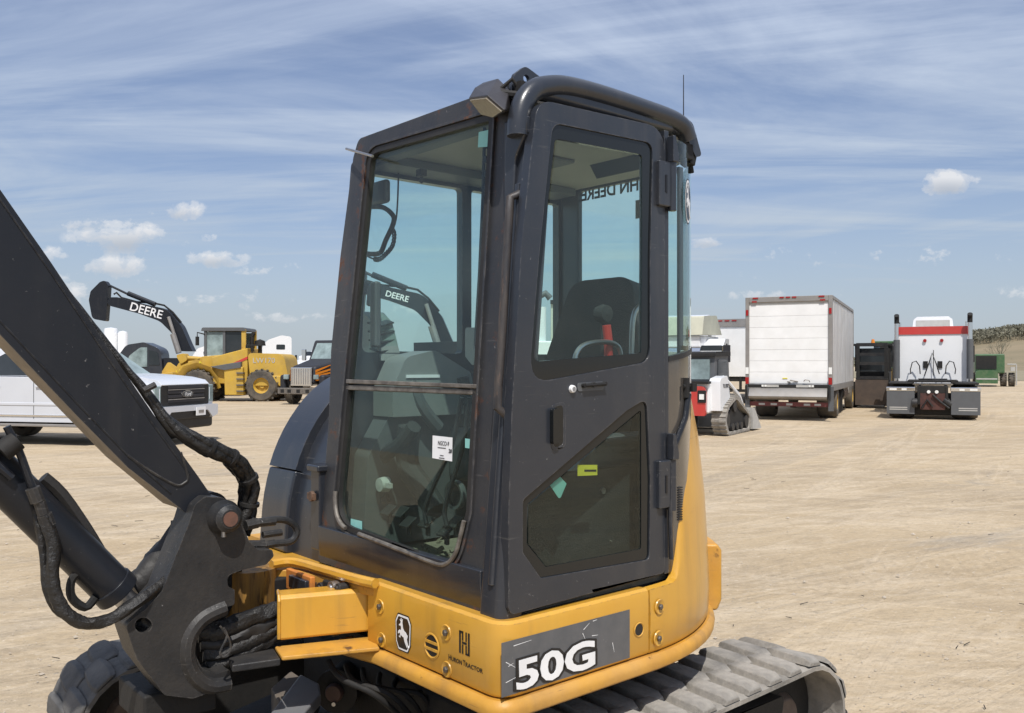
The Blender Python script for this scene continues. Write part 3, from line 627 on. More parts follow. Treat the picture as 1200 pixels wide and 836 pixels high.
# oval deer badge on the corner glass
def badge(pl, c, w, h, parent, oval=False):
    """black shield with white rim and a leaping deer; pl supplies axes, c a (u, v) centre"""
    rim = [(-.5, .30, .2), (-.34, .50, .14), (.34, .50, .14), (.5, .30, .2), (.46, -.30, .2), (.30, -.5, .14), (-.30, -.5, .14), (-.46, -.30, .2)]
    if oval: rim = [(.5 * math.cos(a), .5 * math.sin(a)) for a in (i * math.pi / 12 for i in range(24))]
    def lay(k, d, name, mat):
        L = [(c[0] + p[0] * w * k, c[1] + p[1] * h * k) + ((p[2] * w * .6,) if len(p) > 2 else ()) for p in rim]
        MB().prism([fillet(L, 5)], pl.o, pl.e1, pl.e2, d).build(name, mat, parent)
    lay(1.0, .0012, 'badge_edge', 'decalblack'); lay(.93, .0018, 'badge_rim', 'decalwhite'); lay(.83, .0024, 'badge_field', 'decalblack')
    deer = [(-.30, .02), (-.22, .07), (-.13, .06), (-.10, .16), (-.16, .20), (-.24, .18), (-.25, .215), (-.16, .26), (-.12, .31), (-.20, .36), (-.17, .37), (-.10, .33), (-.13, .41), (-.10, .42),
            (-.06, .33), (-.03, .40), (-.01, .39), (-.03, .30), (-.02, .25), (.01, .14), (.10, .07), (.20, .05), (.28, -.03), (.33, .0), (.31, -.08), (.27, -.14), (.31, -.24), (.40, -.36), (.38, -.38),
            (.25, -.27), (.16, -.16), (.18, -.22), (.30, -.36), (.28, -.38), (.12, -.22), (.06, -.11), (-.06, -.09), (-.12, -.06), (-.17, -.16), (-.26, -.13), (-.24, -.11), (-.18, -.12), (-.17, -.03), (-.24, -.02), (-.29, -.06), (-.32, -.05)]
    L = [(c[0] + x * w * .95, c[1] + y * h * .93) for x, y in deer]
    MB().prism([L], pl.o, pl.e1, pl.e2, .0031).build('deer_emblem', 'decalwhite', parent)
bp = hit(801, 222, (-.56, -.83, 0), Vector((-.56, -.83, 0)).dot(Vector((.95, .055, 0))))
a_ = Vector((.06, .04, 0)).normalized()
badge(Plane(Vector((.872, .008, 2.235)), Vector((.05, .022, 0)), (0, 0, 1)), (0, 0), .075, .165, exc, True)
# ---- right side frame, rear frame
rs = fillet([(.0, .90, 0), (1.26, .90, 0), (1.26, 2.46, .02), (lean(2.46) + .0, 2.46, .03)])
MB().prism([rs, fillet([(.16, 1.70, .03), (.66, 1.70, .02), (.66, 2.41, .02), (.19, 2.41, .04)]), fillet([(.71, 1.70, .02), (1.235, 1.70, .01), (1.235, 2.41, .01), (.71, 2.41, .02)])], (0, 1.09, 0), (1, 0, 0), (0, 0, 1), .04).build('right_side_frame', 'cab', exc, .006)
MB().b2((.15, 1.064, 1.69), (1.25, 1.070, 2.42)).build('right_side_glass', 'glass', exc, smooth=None)
rr = fillet([(.345, .93, 0), (1.075, .93, 0), (1.075, 2.475, .0), (.345, 2.475, .0)])
MB().prism([rr, fillet([(.36, 1.62, .02), (.935, 1.62, .04), (.935, 2.455, .02), (.36, 2.455, .02)])], (1.25, 0, 0), (0, 1, 0), (0, 0, 1), .03).build('rear_frame', 'cab', exc, .006)
rg = MB().b2((1.262, .355, 1.61), (1.268, .945, 2.46)).build('rear_glass', 'glass', exc, smooth=None)
tp = hx(722, 222, 1.272)
text('JOHN DEERE', .076, 'ink', exc, (1.271, tp.y, tp.z), (0, 1, 0), (0, 0, 1), .0006, bold=.002, xs=1.0)
for (x, y, w, h, nm, mt) in ((750, 245, .05, .08, 'rear_glass_sticker', 'greyplastic'),):
    p = hx(x, y, 1.260); MB().b2((1.259, p.y - w / 2, p.z - h / 2), (1.2605, p.y + w / 2, p.z + h / 2)).build(nm, mt, exc)
# ---- floor
MB().prism([plan(.02)], (0, 0, .90), (1, 0, 0), (0, 1, 0), .035).build('cab_floor', 'floor_mat', exc)
MB().b2((1.0, .22, .93), (1.15, 1.04, 1.50)).build('rear_bulkhead', 'greyplastic', exc, .02)
# ---- seat
st = MB().b2((.56, .28, 1.12), (.72, .80, 1.22)).b2((.60, .34, .93), (1.0, .74, 1.14))
st.build('seat_base', 'dark', exc, .02)
MB().b2((.48, .29, 1.20), (.98, .79, 1.33)).build('seat_cushion', 'seat', exc, .05, 4)
sb = fillet([(-.27, 0, .06), (.27, 0, .06), (.26, .42, .12), (.17, .74, .10), (-.17, .74, .10), (-.26, .42, .12)], 8)
MB().prism([sb], (.84, .54, 1.28), (0, 1, 0), Vector((.20, 0, 1)).normalized(), .13).build('seat_backrest', 'seat', exc, .035, 4)
for sx in (.20, .88):
    MB().b2((.50, sx - .07, 1.18), (.92, sx + .07, 1.40)).build('control_console', 'greyplastic', exc, .03, 3)
    j = MB().cyl((.56, sx, 1.38), (.55, sx, 1.50), .013, n=8).cyl((.55, sx, 1.49), (.53, sx, 1.60), .022, .026, 12).build('joystick', 'seat', exc)
    MB().lathe([(0, 0), (.045, .0), (.035, .03), (.015, .07)], (.56, sx, 1.39), (0, 0, 1), 14).build('joystick_boot', 'black', exc)
# red lock lever and armrest loop near the door
p = hy(713, 400, .14); MB().tube([p + Vector((.0, 0, -.09)), p, p + Vector((-.01, 0, .055))], .016, 10).build('lock_lever', 'redlever', exc)
def loop(pts, y, r, name, mat):
    MB().tube(smoothpath([hy(a, b, y) for a, b in pts], 4), r, 8).build(name, mat, exc)
loop([(673, 436), (675, 416), (686, 404), (710, 401), (724, 406), (728, 420)], .12, .009, 'console_loop', 'steel')
loop([(740, 420), (741, 385), (744, 366), (752, 358), (764, 356)], .22, .010, 'seat_belt_arch', 'steel')
p = hy(707, 368, .20); MB().lathe([(0, .025), (.03, .02), (.035, 0), (.028, -.025), (0, -.03)], p, (0, -1, 0), 14).cyl(p, p + Vector((.0, .0, -.14)), .010, n=8).build('lever_knob', 'seat', exc)
MB().tube([hy(668, 448, .10), hy(676, 430, .10), hy(700, 424, .10), hy(728, 427, .10)], .012, 8).build('door_grab_bar', 'dark', exc)
# ---- things near the windscreen
M['wiper'] = M['ink']
wa = [FRONT.shift(-.020).px(x, y) for x, y in ((568, 150), (566, 230), (562, 320), (557, 405))]
MB().tube(wa, .006, 6).build('wiper_arm', 'wiper', exc)
wb = MB(); nz_ = 26
for i in range(nz_):
    f = i / (nz_ - 1); p = FRONT.shift(-.018).px(569 - 5 * f - 2 * f * f + (1.1 if i % 2 else -1.1), 158 + 210 * f); wb.cyl(p, p + Vector((0, 0, -.022)), .006, .006, 6)
wb.build('wiper_blade', 'wiper', exc)
pl = FRONT.shift(-.02)
plate(pl, [(545, 384, .01), (562, 384, .01), (562, 428, .01), (553, 428, .01), (545, 418, .01)], (), .05).build('wiper_motor', 'greyplastic', exc, .006)
a = FRONT.px(556, 420, -.04); MB().cyl(a, FRONT.px(563, 416, -.04), .012, n=8).build('wiper_spindle', 'steel', exc)
plate(FRONT.shift(-.006), [(561, 155), (574, 152), (573, 172), (560, 173)], (), .0008).build('windscreen_sticker', 'teal', exc)
# mirror-like phone bracket, grab loop and coiled cord at the far pillar
ym = .98
def hz2(px_, py_, x): return hx(px_, py_, x)
xq = .26
p = hx(446, 226, xq); MB().box(p, (.03, .115, .095)).build('radio_pod', 'greyplastic', exc, .03, 4)
MB().tube(smoothpath([hx(a, b, xq) for a, b in ((430, 243), (448, 243), (460, 252), (461, 262), (452, 282), (446, 296), (436, 298), (429, 297))], 4), .010, 8).build('pillar_grab_handle', 'seat', exc)
MB().tube(smoothpath([hx(a, b, xq + .02) for a, b in ((467, 203), (466, 235), (464, 258), (459, 268))], 4), .0035, 6).build('aerial_lead', 'ink', exc)
coil = MB(); cpts = []
base_ = [hx(a, b, xq + .02) for a, b in ((459, 268), (462, 275), (460, 288), (452, 298), (444, 304), (436, 303), (430, 300))]
bs = smoothpath(base_, 20)
for i, q in enumerate(bs):
    am = .012 if i < 95 else 0
    cpts.append(q + Vector((0, math.cos(i * 1.05) * am, math.sin(i * 1.05) * am * .7)))
coil.tube(cpts, .004, 5).build('coiled_cord', 'ink', exc)
p = hx(494, 212, .3); MB().cyl(p + Vector((0, 0, .03)), p, .006, n=6).lathe([(0, -.012), (.010, -.005), (.010, .005), (0, .012)], p, (0, 0, 1), 8).box(p + Vector((0, .0, .03)), (.03, .03, .025)).build('hanging_fitting', 'ink', exc)
# monitor stack low on the far pillar and grey side console
pa = hx(426, 325, .20); MB().b2((.19, 1.03, 1.72), (.26, .92, 1.98)).build('monitor_post', 'greyplastic', exc, .01) if False else MB().b2((.19, 1.045, 1.72), (.22, 1.0, 1.98)).build('monitor_post', 'greyplastic', exc, .01)
p = hx(438, 346, .24); MB().box(p, (.03, .07, .09), (0, .1, 0)).build('display_monitor', 'greyplastic', exc, .01)
MB().prism([fillet([(.20, 1.45), (.62, 1.45), (.58, 1.62, .03), (.40, 1.71, .06), (.26, 1.68, .06), (.20, 1.56, .05)])], (0, 1.03, 0), (1, 0, 0), (0, 0, 1), .14).build('right_console', 'palegrey', exc, .02, 3)
MB().prism([fillet([(.10, .95), (.70, .95), (.66, 1.46, .03), (.22, 1.46, .06), (.12, 1.30, .05)])], (0, 1.04, 0), (1, 0, 0), (0, 0, 1), .10).build('console_base', 'greyplastic', exc, .02, 3)
MB().tube(smoothpath([Vector(v) for v in ((.28, .93, 1.66), (.33, .90, 1.50), (.42, .90, 1.40))], 4), .028, 8).build('console_duct', 'greyplastic', exc)
MB().b2((.26, .885, 1.60), (.42, .895, 1.612)).build('console_trim', 'decalwhite', exc)
q = hx(452, 395, .34)
MB().prism([fillet([(-.10, -.10), (.12, -.10), (.05, .06), (-.03, .11, .02), (-.09, .0)])], q, (0, -1, 0), (0, 0, 1), .10).build('reflection_cone', 'palegrey', exc, .015)  # solid grey cone standing in for a reflection in the windscreen
for k in range(4):
    MB().box(q + Vector((-.06, -.055 - .006 * k, .055 - .035 * k)), (.10, .06, .006), (.3, -.2, .3)).build('vent_louvre', 'ink', exc)
# canister, bottle, filler cap by the seat front
p = hx(448, 470, .45); MB().lathe([(0, .07), (.06, .06), (.075, .02), (.07, -.05), (.05, -.09), (0, -.09)], p, (0, 0, 1), 18).build('hard_hat_cover', 'greyplastic', exc)
p = hx(482, 490, .42); MB().b2(p + Vector((-.04, -.05, -.08)), p + Vector((.04, .05, .06))).build('plastic_jug', 'lightplastic', exc, .02, 3)
MB().box(p + Vector((-.042, 0, .025)), (.006, .035, .025)).build('jug_handle_hole', 'ink', exc)
p = hx(449, 568, .16); MB().lathe([(0, .02), (.026, .018), (.029, 0), (.029, -.02)], p, (-1, 0, 0), 20).box(p + Vector((.0, -.04, .0)), (.015, .03, .018)).build('washer_cap', 'lightplastic', exc)
MB().tube(smoothpath([hx(x, y, .20) for x, y in ((450, 590), (445, 560), (450, 535), (470, 520), (485, 500))], 4), .028, 10).build('corrugated_duct', 'seat', exc)
MB().tube(smoothpath([hx(x, y, .24) for x, y in ((512, 600), (500, 580), (478, 545), (480, 500))], 4), .045, 10).build('steering_shroud', 'seat', exc)
p = hx(534, 580, .12); MB().lathe([(.038, .01), (.048, .012), (.05, 0), (.048, -.01), (.038, -.006)], p, (-1, 0, 0), 22).build('speaker_ring', 'greyplastic', exc); MB().cyl(p + Vector((.01, 0, 0)), p + Vector((.0, 0, 0)), .038, n=20).build('speaker_cone', 'ink', exc)
# travel levers: two flat black straps leaning, with pedals
for (pts2) in (((541, 466), (530, 520), (508, 570), (498, 598), (500, 615)), ((550, 466), (543, 520), (527, 575), (521, 600), (524, 618))):
    MB().tube(smoothpath([FRONT.shift(-.05).px(x, y) for x, y in pts2], 4), .016, 8, flat=.5).build('travel_lever', 'ink', exc)
for (x, y) in ((470, 600), (478, 612), (500, 612), (522, 622), (533, 612), (455, 598)):
    p = FRONT.shift(-.12).px(x, y); MB().box(p, (.06, .042, .010), (0.1, -.5, .2)).b2(p + Vector((.0, -.01, -.05)), p + Vector((.012, .01, 0))).build('pedal', 'cast', exc, .004)
rnd = random.Random(5)
clut = MB()
for i in range(60):
    x = .10 + rnd.random() * .35; y = .15 + rnd.random() * .8
    clut.box((x, y, .94 + rnd.random() * .015), (.006 + rnd.random() * .02, .006 + rnd.random() * .016, .004 + rnd.random() * .010), (rnd.random(), rnd.random(), rnd.random() * 3))
o = clut.build('floor_debris', 'floor_mat', exc); o['kind'] = 'stuff'
# stickers on the lower pane and the paper tag
plate(FRONT.shift(-.0095), [(411, 608), (424, 611), (424, 621), (411, 618)], (), .001).build('pane_sticker', 'teal', exc)
plate(FRONT.shift(-.0095), [(545, 514), (553, 515), (552, 526), (545, 525)], (), .001).build('pane_sticker', 'teal', exc)
plate(FRONT.shift(-.010), [(507, 510.5), (530, 513), (529.5, 541), (506.5, 537)], (), .001).build('price_tag', 'paper', exc)
tpp = FRONT.px(517, 520, -.0090)
text('NGCO-9', .020, 'ink', exc, tpp, FRONT.e1, FRONT.e2, .0003, xs=.8)
text('28', .017, 'ink', exc, FRONT.px(525, 529, -.0090), FRONT.e1, FRONT.e2, .0003, bold=.0005)
for yy, ww in ((525, .045), (534, .02), (537, .03)):
    p = FRONT.px(515, yy, -.0090); MB().add([p + FRONT.e1 * s_ * ww / 2 + FRONT.e2 * t_ * .0012 for s_, t_ in ((-1, -1), (1, -1), (1, 1), (-1, 1))], [(0, 1, 2, 3)]).build('tag_line', 'ink', exc, recalc=False)
# stickers inside the lower door glass
SJ = SIDE.shift(-.016)
plate(SJ, [(642, 565), (652, 554), (664, 567), (656, 586, .01)], (), .001).build('round_door_sticker', 'teal', exc)
plate(SJ, [(677, 545), (700, 545), (700, 557), (677, 558)], (), .001).build('yellow_door_label', 'yellowlabel', exc)
plate(SJ.shift(.001), [(685, 550.5), (699, 550.5), (699, 553), (685, 553)], (), .001).build('label_print', 'decalblack', exc)
for x, y, r in ((705.5, 575, .011), (745, 596, .005), (715, 634, .003)):
    p = hy(x, y, .10); MB().cyl(p, p + Vector((0, -.008, 0)), r, n=14).build('trim_bolt', 'trim', exc)
MB().b2((.12, .10, .95), (.80, .115, 1.30)).build('door_inner_tray', 'seat', exc, .01)
# ---- under-cab rubber skirt
MB().prism([plan(.0)], (0, 0, .882), (1, 0, 0), (0, 1, 0), .02).build('cab_mount_skirt', 'dark', exc, .004)
for x, y in ((.03, .0), (.7, .0), (.02, .9)): MB().cyl((x + .03, y + .03, .84), (x + .03, y + .03, .89), .03, n=12).build('rubber_mount', 'black', exc)

# ================================================================== house (yellow lower body)
CX, CY, CR = .60, .905, .955
def arc(a0, a1, n, r=CR): return [(CX + r * math.cos(R(a0 + (a1 - a0) * i / n)), CY + r * math.sin(R(a0 + (a1 - a0) * i / n))) for i in range(n + 1)]
def sweepwall(path, prof, name, mat, parent=exc, bevel=0, closed_prof=True, zf=None, smooth=40):
    """path in plan, profile = (outward offset, z)"""
    n = len(path); k = len(prof); vs = []
    for i, p in enumerate(path):
        a = Vector(path[max(i - 1, 0)]); b = Vector(path[min(i + 1, n - 1)]); t = (b - a).normalized(); out = Vector((t.y, -t.x))
        for o_, z in prof:
            zz = zf(i, z) if zf else z
            vs.append((p[0] + out.x * o_, p[1] + out.y * o_, zz))
    fs = [(i * k + j, i * k + (j + 1) % k, (i + 1) * k + (j + 1) % k, (i + 1) * k + j) for i in range(n - 1) for j in range(k)]
    fs += [tuple(range(k)), tuple(range((n - 1) * k, n * k))]
    return MB().add(vs, fs).build(name, mat, parent, bevel, smooth=smooth)
corner = [(x, y) for x, y in fillet([(-.05, .665), (-.05, -.05, .075), (.590, -.05)], 8)]
corner = [p for p in corner]
prof = [(-.05, .905), (-.014, .908), (-.003, .900), (0, .885), (0, .700), (-.006, .690), (-.05, .690)]
sweepwall(corner, prof, 'side_cover', 'yellow')
MB().b2((-.02, -.02, .70), (.60, .70, .880)).build('inner_frame', 'dark', exc)
# rear cover / counterweight, rising behind the cab
cangs = [-89 + .75 * i for i in range(40)] + [-59 + 4 * i for i in range(30)]
ca = [(.596, -.05)] + [(CX + CR * math.cos(R(a)), CY + CR * math.sin(R(a))) for a in cangs]
# top height along the path
def ctop(i):
    if i == 0: return .905
    a = cangs[i - 1]
    pts = [(-90, .905), (-82, .906), (-80.5, .92), (-79, 1.0), (-77.5, 1.12), (-76, 1.31), (-74.5, 1.45), (-72, 1.55), (-68, 1.58), (60, 1.58)]
    for (a0, z0), (a1, z1) in zip(pts, pts[1:]):
        if a <= a1: return z0 + (z1 - z0) * (a - a0) / (a1 - a0)
    return 1.58
nprof = 9
vs = []; n = len(ca)
for i, p in enumerate(ca):
    a = Vector(ca[max(i - 1, 0)]); b = Vector(ca[min(i + 1, n - 1)]); t = (b - a).normalized(); out = Vector((t.y, -t.x)); H = ctop(i)
    hh = max(0, (H - .905) / .6)
    pr_ = [(-.06, .690), (-.006, .690), (0, .700), (0.004, .80), (0, .90), (-.012 * hh, .9 + (H - .9) * .35), (-.035 * hh, .9 + (H - .9) * .7), (-.065 * hh - .004, H - .006), (-.10 * hh - .03, H)]
    for o_, z in pr_: vs.append((p[0] + out.x * o_, p[1] + out.y * o_, z))
k = nprof
fs = [(i * k + j, i * k + j + 1, (i + 1) * k + j + 1, (i + 1) * k + j) for i in range(n - 1) for j in range(k - 1)]
fs += [tuple(range(k))]
cw = MB().add(vs, fs).build('counterweight', 'yellow', exc, smooth=50)
# engine hood behind the cab
MB().prism([fillet([(1.29, .50), (1.40, .50, .1), (1.45, .9, .3), (1.40, 1.5, .2), (1.0, 1.7), (1.0, 1.12), (1.29, 1.12)], 6)], (0, 0, .9), (1, 0, 0), (0, 1, 0), .62).build('engine_hood', 'yellow', exc, .04, 3)
# bulge at the tail
bl = arc(-56, -30, 6, CR + .035)
sweepwall(arc(-46, -20, 8, CR), [(-.01, .925), (.045, .925), (.062, .90), (.062, .70), (.045, .655), (-.01, .655)], 'tail_bumper', 'yellowworn', bevel=.012)
# lower bumper rail sweeping round
low_path = [(x, y) for x, y in fillet([(-.10, .78), (-.062, .60), (-.062, -.062, .075), (.595, -.062)], 8)] + arc(-88, 60, 30, CR + .012)
sweepwall(low_path, [(-.06, .682), (-.006, .686), (.008, .676), (.013, .660), (.010, .642), (-.004, .632), (-.06, .632)], 'bumper_rail', 'yellowworn', bevel=.004)
MB().prism([[(x, y) for x, y in [(-.0, .9), (.0, .02)] + [(.55, .02)] + arc(-88, 80, 20, CR - .05) + [(.2, 1.8), (-.02, 1.4)]]], (0, 0, .638), (1, 0, 0), (0, 1, 0), .04).build('house_floor_plate', 'dark', exc)
MB().prism([[(x, y) for x, y in [(.05, 1.85), (.05, .7), (.55, .7)] + arc(-60, 85, 20, CR - .05)]], (0, 0, .84), (1, 0, 0), (0, 1, 0), .04).build('deck_plate', 'yellowworn', exc)
# recessed bolts
M['dullbolt'] = material('dull_bolt', (.16, .14, .12), .5, .6, (.08, .07, .06), 60, .8, .2, 90)
def dimple(c, n, r=.021):
    n = Vector(n).normalized(); c = Vector(c)
    MB().lathe([(r * 1.22, .0005), (r * 1.12, .004), (r, .004), (r * .80, .0012), (0, .0012)], c, n, 22).build('bolt_recess', 'yellow', exc)
    MB().lathe([(0, .011), (.007, .011), (.0105, .008), (.0105, .002)], c, n, 6).build('bolt', 'dullbolt', exc)
FP = Plane((-.05, 0, 0), (0, -1, 0), (0, 0, 1)); SP = Plane((0, -.05, 0), (1, 0, 0), (0, 0, 1))
for x, y in ((445.5, 711), (447.5, 750), (523, 741.5), (523.7, 784.5)): dimple(FP.px(x, y), FP.n)
for x, y in ((772, 711), (770.5, 748)):
    # on the curved rear cover
    a = R(-84.5); p = Vector((CX + CR * math.cos(a), CY + CR * math.sin(a), 0)); q = hit(x, y, (math.cos(a), math.sin(a), 0), p.dot(Vector((math.cos(a), math.sin(a), 0))))
    dimple(q + Vector((math.cos(a), math.sin(a), 0)) * .003, (math.cos(a), math.sin(a), 0), .022)
# round breather with two bars
c = FP.px(506.5, 757, .001)
MB().cyl(c - FP.n * .004, c + FP.n * .0005, .033, n=26).build('breather_hole', 'decalblack', exc)
MB().lathe([(.033, .0), (.037, .004), (.042, .001)], c, FP.n, 26).build('breather_rim', 'yellow', exc)
for dz_ in (-.011, .011):
    MB().box(c + Vector((0, 0, dz_)) + FP.n * .002, (.004, .068, .009)).build('breather_bar', 'yellow', exc, .001)
# H logo and dealer name
hc = FP.px(544.5, 754, .0012); S_ = .010
def hb(u0, v0, u1, v1): return [hc + FP.e1 * u + FP.e2 * v for u, v in ((u0, v0), (u1, v0), (u1, v1), (u0, v1))]
hm = MB()
for q in ((-.026, -.034, -.017, .034), (-.012, .006, -.005, .034), (-.012, -.034, -.005, -.006), (.017, -.034, .026, .034), (.005, .006, .012, .034), (.005, -.034, .012, -.006), (-.012, -.0035, .012, .0035), (-.026, .028, -.005, .034), (.005, -.034, .026, -.028)):
    hm.add(hb(*q), [(0, 1, 2, 3)])
hm.build('dealer_logo', 'decalblack', exc, recalc=False)
hu0 = FP.uv([(526, 773)])[0]; hu1 = FP.uv([(566, 785)])[0]; hv = (hu0[1] + hu1[1]) / 2; hw_ = hu1[0] - hu0[0]
for s_, a_0, a_1, z_ in (('H', 0, .075, .024), ('URON', .09, .40, .0185), ('T', .43, .50, .024), ('RACTOR', .51, 1.0, .0185)):
    text(s_, z_, 'decalblack', exc, FP.P(hu0[0], hv + (.0 if z_ < .02 else .0018), .0012), FP.e1, FP.e2, .0002, align='LEFT', bold=.0003, fit=(a_0 * hw_, a_1 * hw_))
badge(FP.shift(.0008), FP.uv([(473, 742)])[0], .092, .122, exc)
# 50G plate
plate(SP.shift(.0022), [(588, 754), (738, 714.5), (738, 771), (588, 818)], (), .002).build('model_plate', 'decal', exc)
f0 = SP.px(650, 780, .0035)
text('50G', .116, 'decalblack', exc, f0, SP.e1, SP.e2, .0008, bold=.0100, fit=(SP.uv([(600.5, 780)])[0][0] - SP.uv([(650, 780)])[0][0], SP.uv([(699, 780)])[0][0] - SP.uv([(650, 780)])[0][0]), name='model_number_outline')  # black printed outline behind the white numerals
text('50G', .116, 'decalwhite', exc, f0 + SP.n * .0015, SP.e1, SP.e2, .0008, bold=.0034, fit=(SP.uv([(604, 780)])[0][0] - SP.uv([(650, 780)])[0][0], SP.uv([(696, 780)])[0][0] - SP.uv([(650, 780)])[0][0]), name='model_number')
scr = MB(); rs_ = random.Random(11)
for (x0, y0, x1, y1) in ((592, 776, 603, 782), (595, 781, 601, 777), (683, 738, 690, 730), (682, 742, 685, 749), (694, 728, 699, 726), (717, 753, 719, 764), (592, 800, 605, 793), (693, 745, 700, 744), (601, 757, 622, 750), (668, 770, 668.5, 776)):
    a = SP.px(x0, y0, .0030); b = SP.px(x1, y1, .0030); d = (b - a).normalized(); w = d.cross(SP.n) * .0012
    scr.add([a - w, b - w * .4, b + w * .4, a + w], [(0, 1, 2, 3)])
scr.build('decal_scratch', 'decalwhite', exc, recalc=False)
# round hole by the seam
c = SP.px(748.5, 738, .001); MB().cyl(c - SP.n * .004, c + SP.n * .0005, .020, n=20).build('access_hole', 'decalblack', exc); MB().lathe([(.019, 0), (.022, .003), (.025, .0005)], c, SP.n, 20).build('access_hole_rim', 'yellow', exc)
c = FP.px(418, 764, .02)

# vent louvre and strut on the corner panel
for i in range(14):
    z = 1.65 - (573 + i * 2.9 - 428) * 3.09 / 1040
    MB().box((.806, -.0095, z), (.026, .006, .004), (0, 0, .05)).build('vent_slot', 'decalblack', exc)
sp = [hy(807, 462, .0), hy(803, 490, -.01), hy(787, 533, -.030), hy(785.5, 600, -.030), hy(787, 655, -.030)]
MB().tube(sp[:3], .011, 8).build('door_stay', 'boom', exc)
MB().tube(sp[2:], .012, 8, flat=.7).build('stay_channel', 'cab', exc)
p = hy(800, 453, .0); MB().cyl(p, p + Vector((.06, 0, 0)), .008, n=8).cyl(p + Vector((-.02, 0, .0)), p + Vector((-.02, 0, -.05)), .007, n=8).box(p + Vector((.05, 0, -.005)), (.025, .03, .03)).cyl(p + Vector((.02, 0, .03)), p + Vector((.02, 0, -.04)), .012, n=8).build('stay_bracket', 'dark', exc)
# ================================================================== right-hand hood (far side), deck, swing post
hp = fillet([(.0, .90), (.01, 1.05), (.05, 1.25), (.13, 1.42), (.26, 1.55), (.45, 1.64), (.75, 1.68), (1.1, 1.68), (1.1, .88)], 1)
def hoodseg(y0, y1, grow, name, a=0, b=None, mat='cab', th=None):
    P_ = [Vector((.02, .88)), Vector((.025, .96)), Vector((.04, 1.10)), Vector((.085, 1.26)), Vector((.16, 1.40)), Vector((.27, 1.52)), Vector((.42, 1.60)), Vector((.62, 1.65)), Vector((1.0, 1.66))]
    P_ = smoothpath([Vector((p.x, p.y, 0)) for p in P_], 3)
    P_ = P_[a:b]
    if a == 0 and b: P_ = P_[:-1] + [P_[-2].lerp(P_[-1], .985)]
    n = len(P_); outl = []; inn = []
    for i, p in enumerate(P_):
        t = (P_[min(i + 1, n - 1)] - P_[max(i - 1, 0)]).normalized(); nn = Vector((-t.y, t.x))
        outl.append((p.x + nn.x * grow, p.y + nn.y * grow)); inn.append((p.x - nn.x * (th or .05), p.y - nn.y * (th or .05)))
    MB().prism([outl + inn[::-1]], (0, y0, 0), (1, 0, 0), (0, 0, 1), -(y1 - y0)).build(name, mat, exc, .012, 3)
hoodseg(1.36, 1.60, .035, 'hood_fender', 0, 9)
hoodseg(1.36, 1.60, .035, 'hood_fender', 8, None)
hoodseg(1.14, 1.37, .0, 'hood_side_panel')
MB().b2((.06, 1.15, .86), (1.0, 1.38, 1.2)).build('hood_core', 'cab', exc)
MB().prism([fillet([(.02, .86), (.30, .86), (.45, 1.40, .05), (.20, 1.36, .06), (.06, 1.1, .05)])], (0, 1.13, 0), (1, 0, 0), (0, 0, 1), -.03).build('hood_inner_cheek', 'cab', exc, .006)
# side box with latch next to the cab's far front corner
a = FRONT.px(366, 556, .0)
MB().b2((.0, 1.10, .93), (.09, 1.17, 1.25)).build('mirror_bracket_box', 'cab', exc, .006)
MB().b2((-.012, 1.09, 1.235), (.10, 1.185, 1.262)).build('bracket_cap', 'cab', exc, .008)
MB().cyl((-.006, 1.135, 1.14), (-.022, 1.135, 1.14), .020, n=12).box((-.014, 1.135, 1.14), (.012, .055, .026)).build('rusty_latch', material('rusty_latch_metal', (.18, .10, .06), .7, 0, (.06, .04, .03), 40, .9, .4, 60), exc, .002)
# small hinge plate on the far pillar
pz = FRONT.px(406, 220, -.03); MB().box(pz + Vector((.03, .02, 0)), (.05, .03, .10)).build('pillar_hinge', 'cab', exc, .004)

# ---- yellow swing frame nose
dk = MB()
zt_ = .885
# top plate edges seen as a sloping yellow lip from the cab to the king post
up = [hz(x, y, zt_) for x, y in ((445, 684), (392, 668), (350, 655), (326, 652), (305, 660), (304, 668), (345, 668), (400, 682), (440, 690))]
up2 = [(p.x, p.y) for p in up]
MB().prism([up2], (0, 0, zt_ - .03), (1, 0, 0), (0, 1, 0), .03).build('nose_top_plate', 'yellowworn', exc, .006)
pa_ = hz(322, 645, .93); pb_ = hz(400, 672, .90)
MB().tube(smoothpath([hz(x, y, .91) for x, y in ((318, 662), (345, 659), (380, 668), (415, 678), (440, 684))], 4), .018, 8, flat=1).build('nose_lip', 'yellow', exc)
MB().prism([[(p.x, p.y) for p in [hz(x, y, .86) for x, y in ((310, 640), (340, 636), (375, 660), (385, 672), (330, 662), (310, 668))]]], (0, 0, .86), (1, 0, 0), (0, 1, 0), .02).build('nose_deck', 'yellow', exc)
MB().prism([[(p.x, p.y) for p in [hz(x, y, .70) for x, y in ((322, 757), (438, 745), (445, 758), (330, 769))]]], (0, 0, .684), (1, 0, 0), (0, 1, 0), .014).build('nose_bottom_plate', 'yellowworn', exc, .005)
MB().prism([[(p.x, p.y) for p in [hz(x, y, .70) for x, y in ((268, 768), (321, 757), (329, 769), (272, 777))]]], (0, 0, .668), (1, 0, 0), (0, 1, 0), .024).build('nose_plate_tip', 'cast', exc, .005)
# king post block, rusty yellow, between the bracket arms
kp = hz(300, 700, .80)
MB().cyl((kp.x, kp.y + .05, .66), (kp.x, kp.y + .05, .90), .095, n=28).build('swing_post', 'yellowrust', exc)
MB().b2((kp.x, kp.y - .02, .67), (kp.x + .45, kp.y + .15, .86)).build('post_web', 'dark', exc, .01)

MB().b2((-.11, .80, .69), (-.08, 1.02, .86)).build('cavity_wall', 'yellowrust', exc, .004)
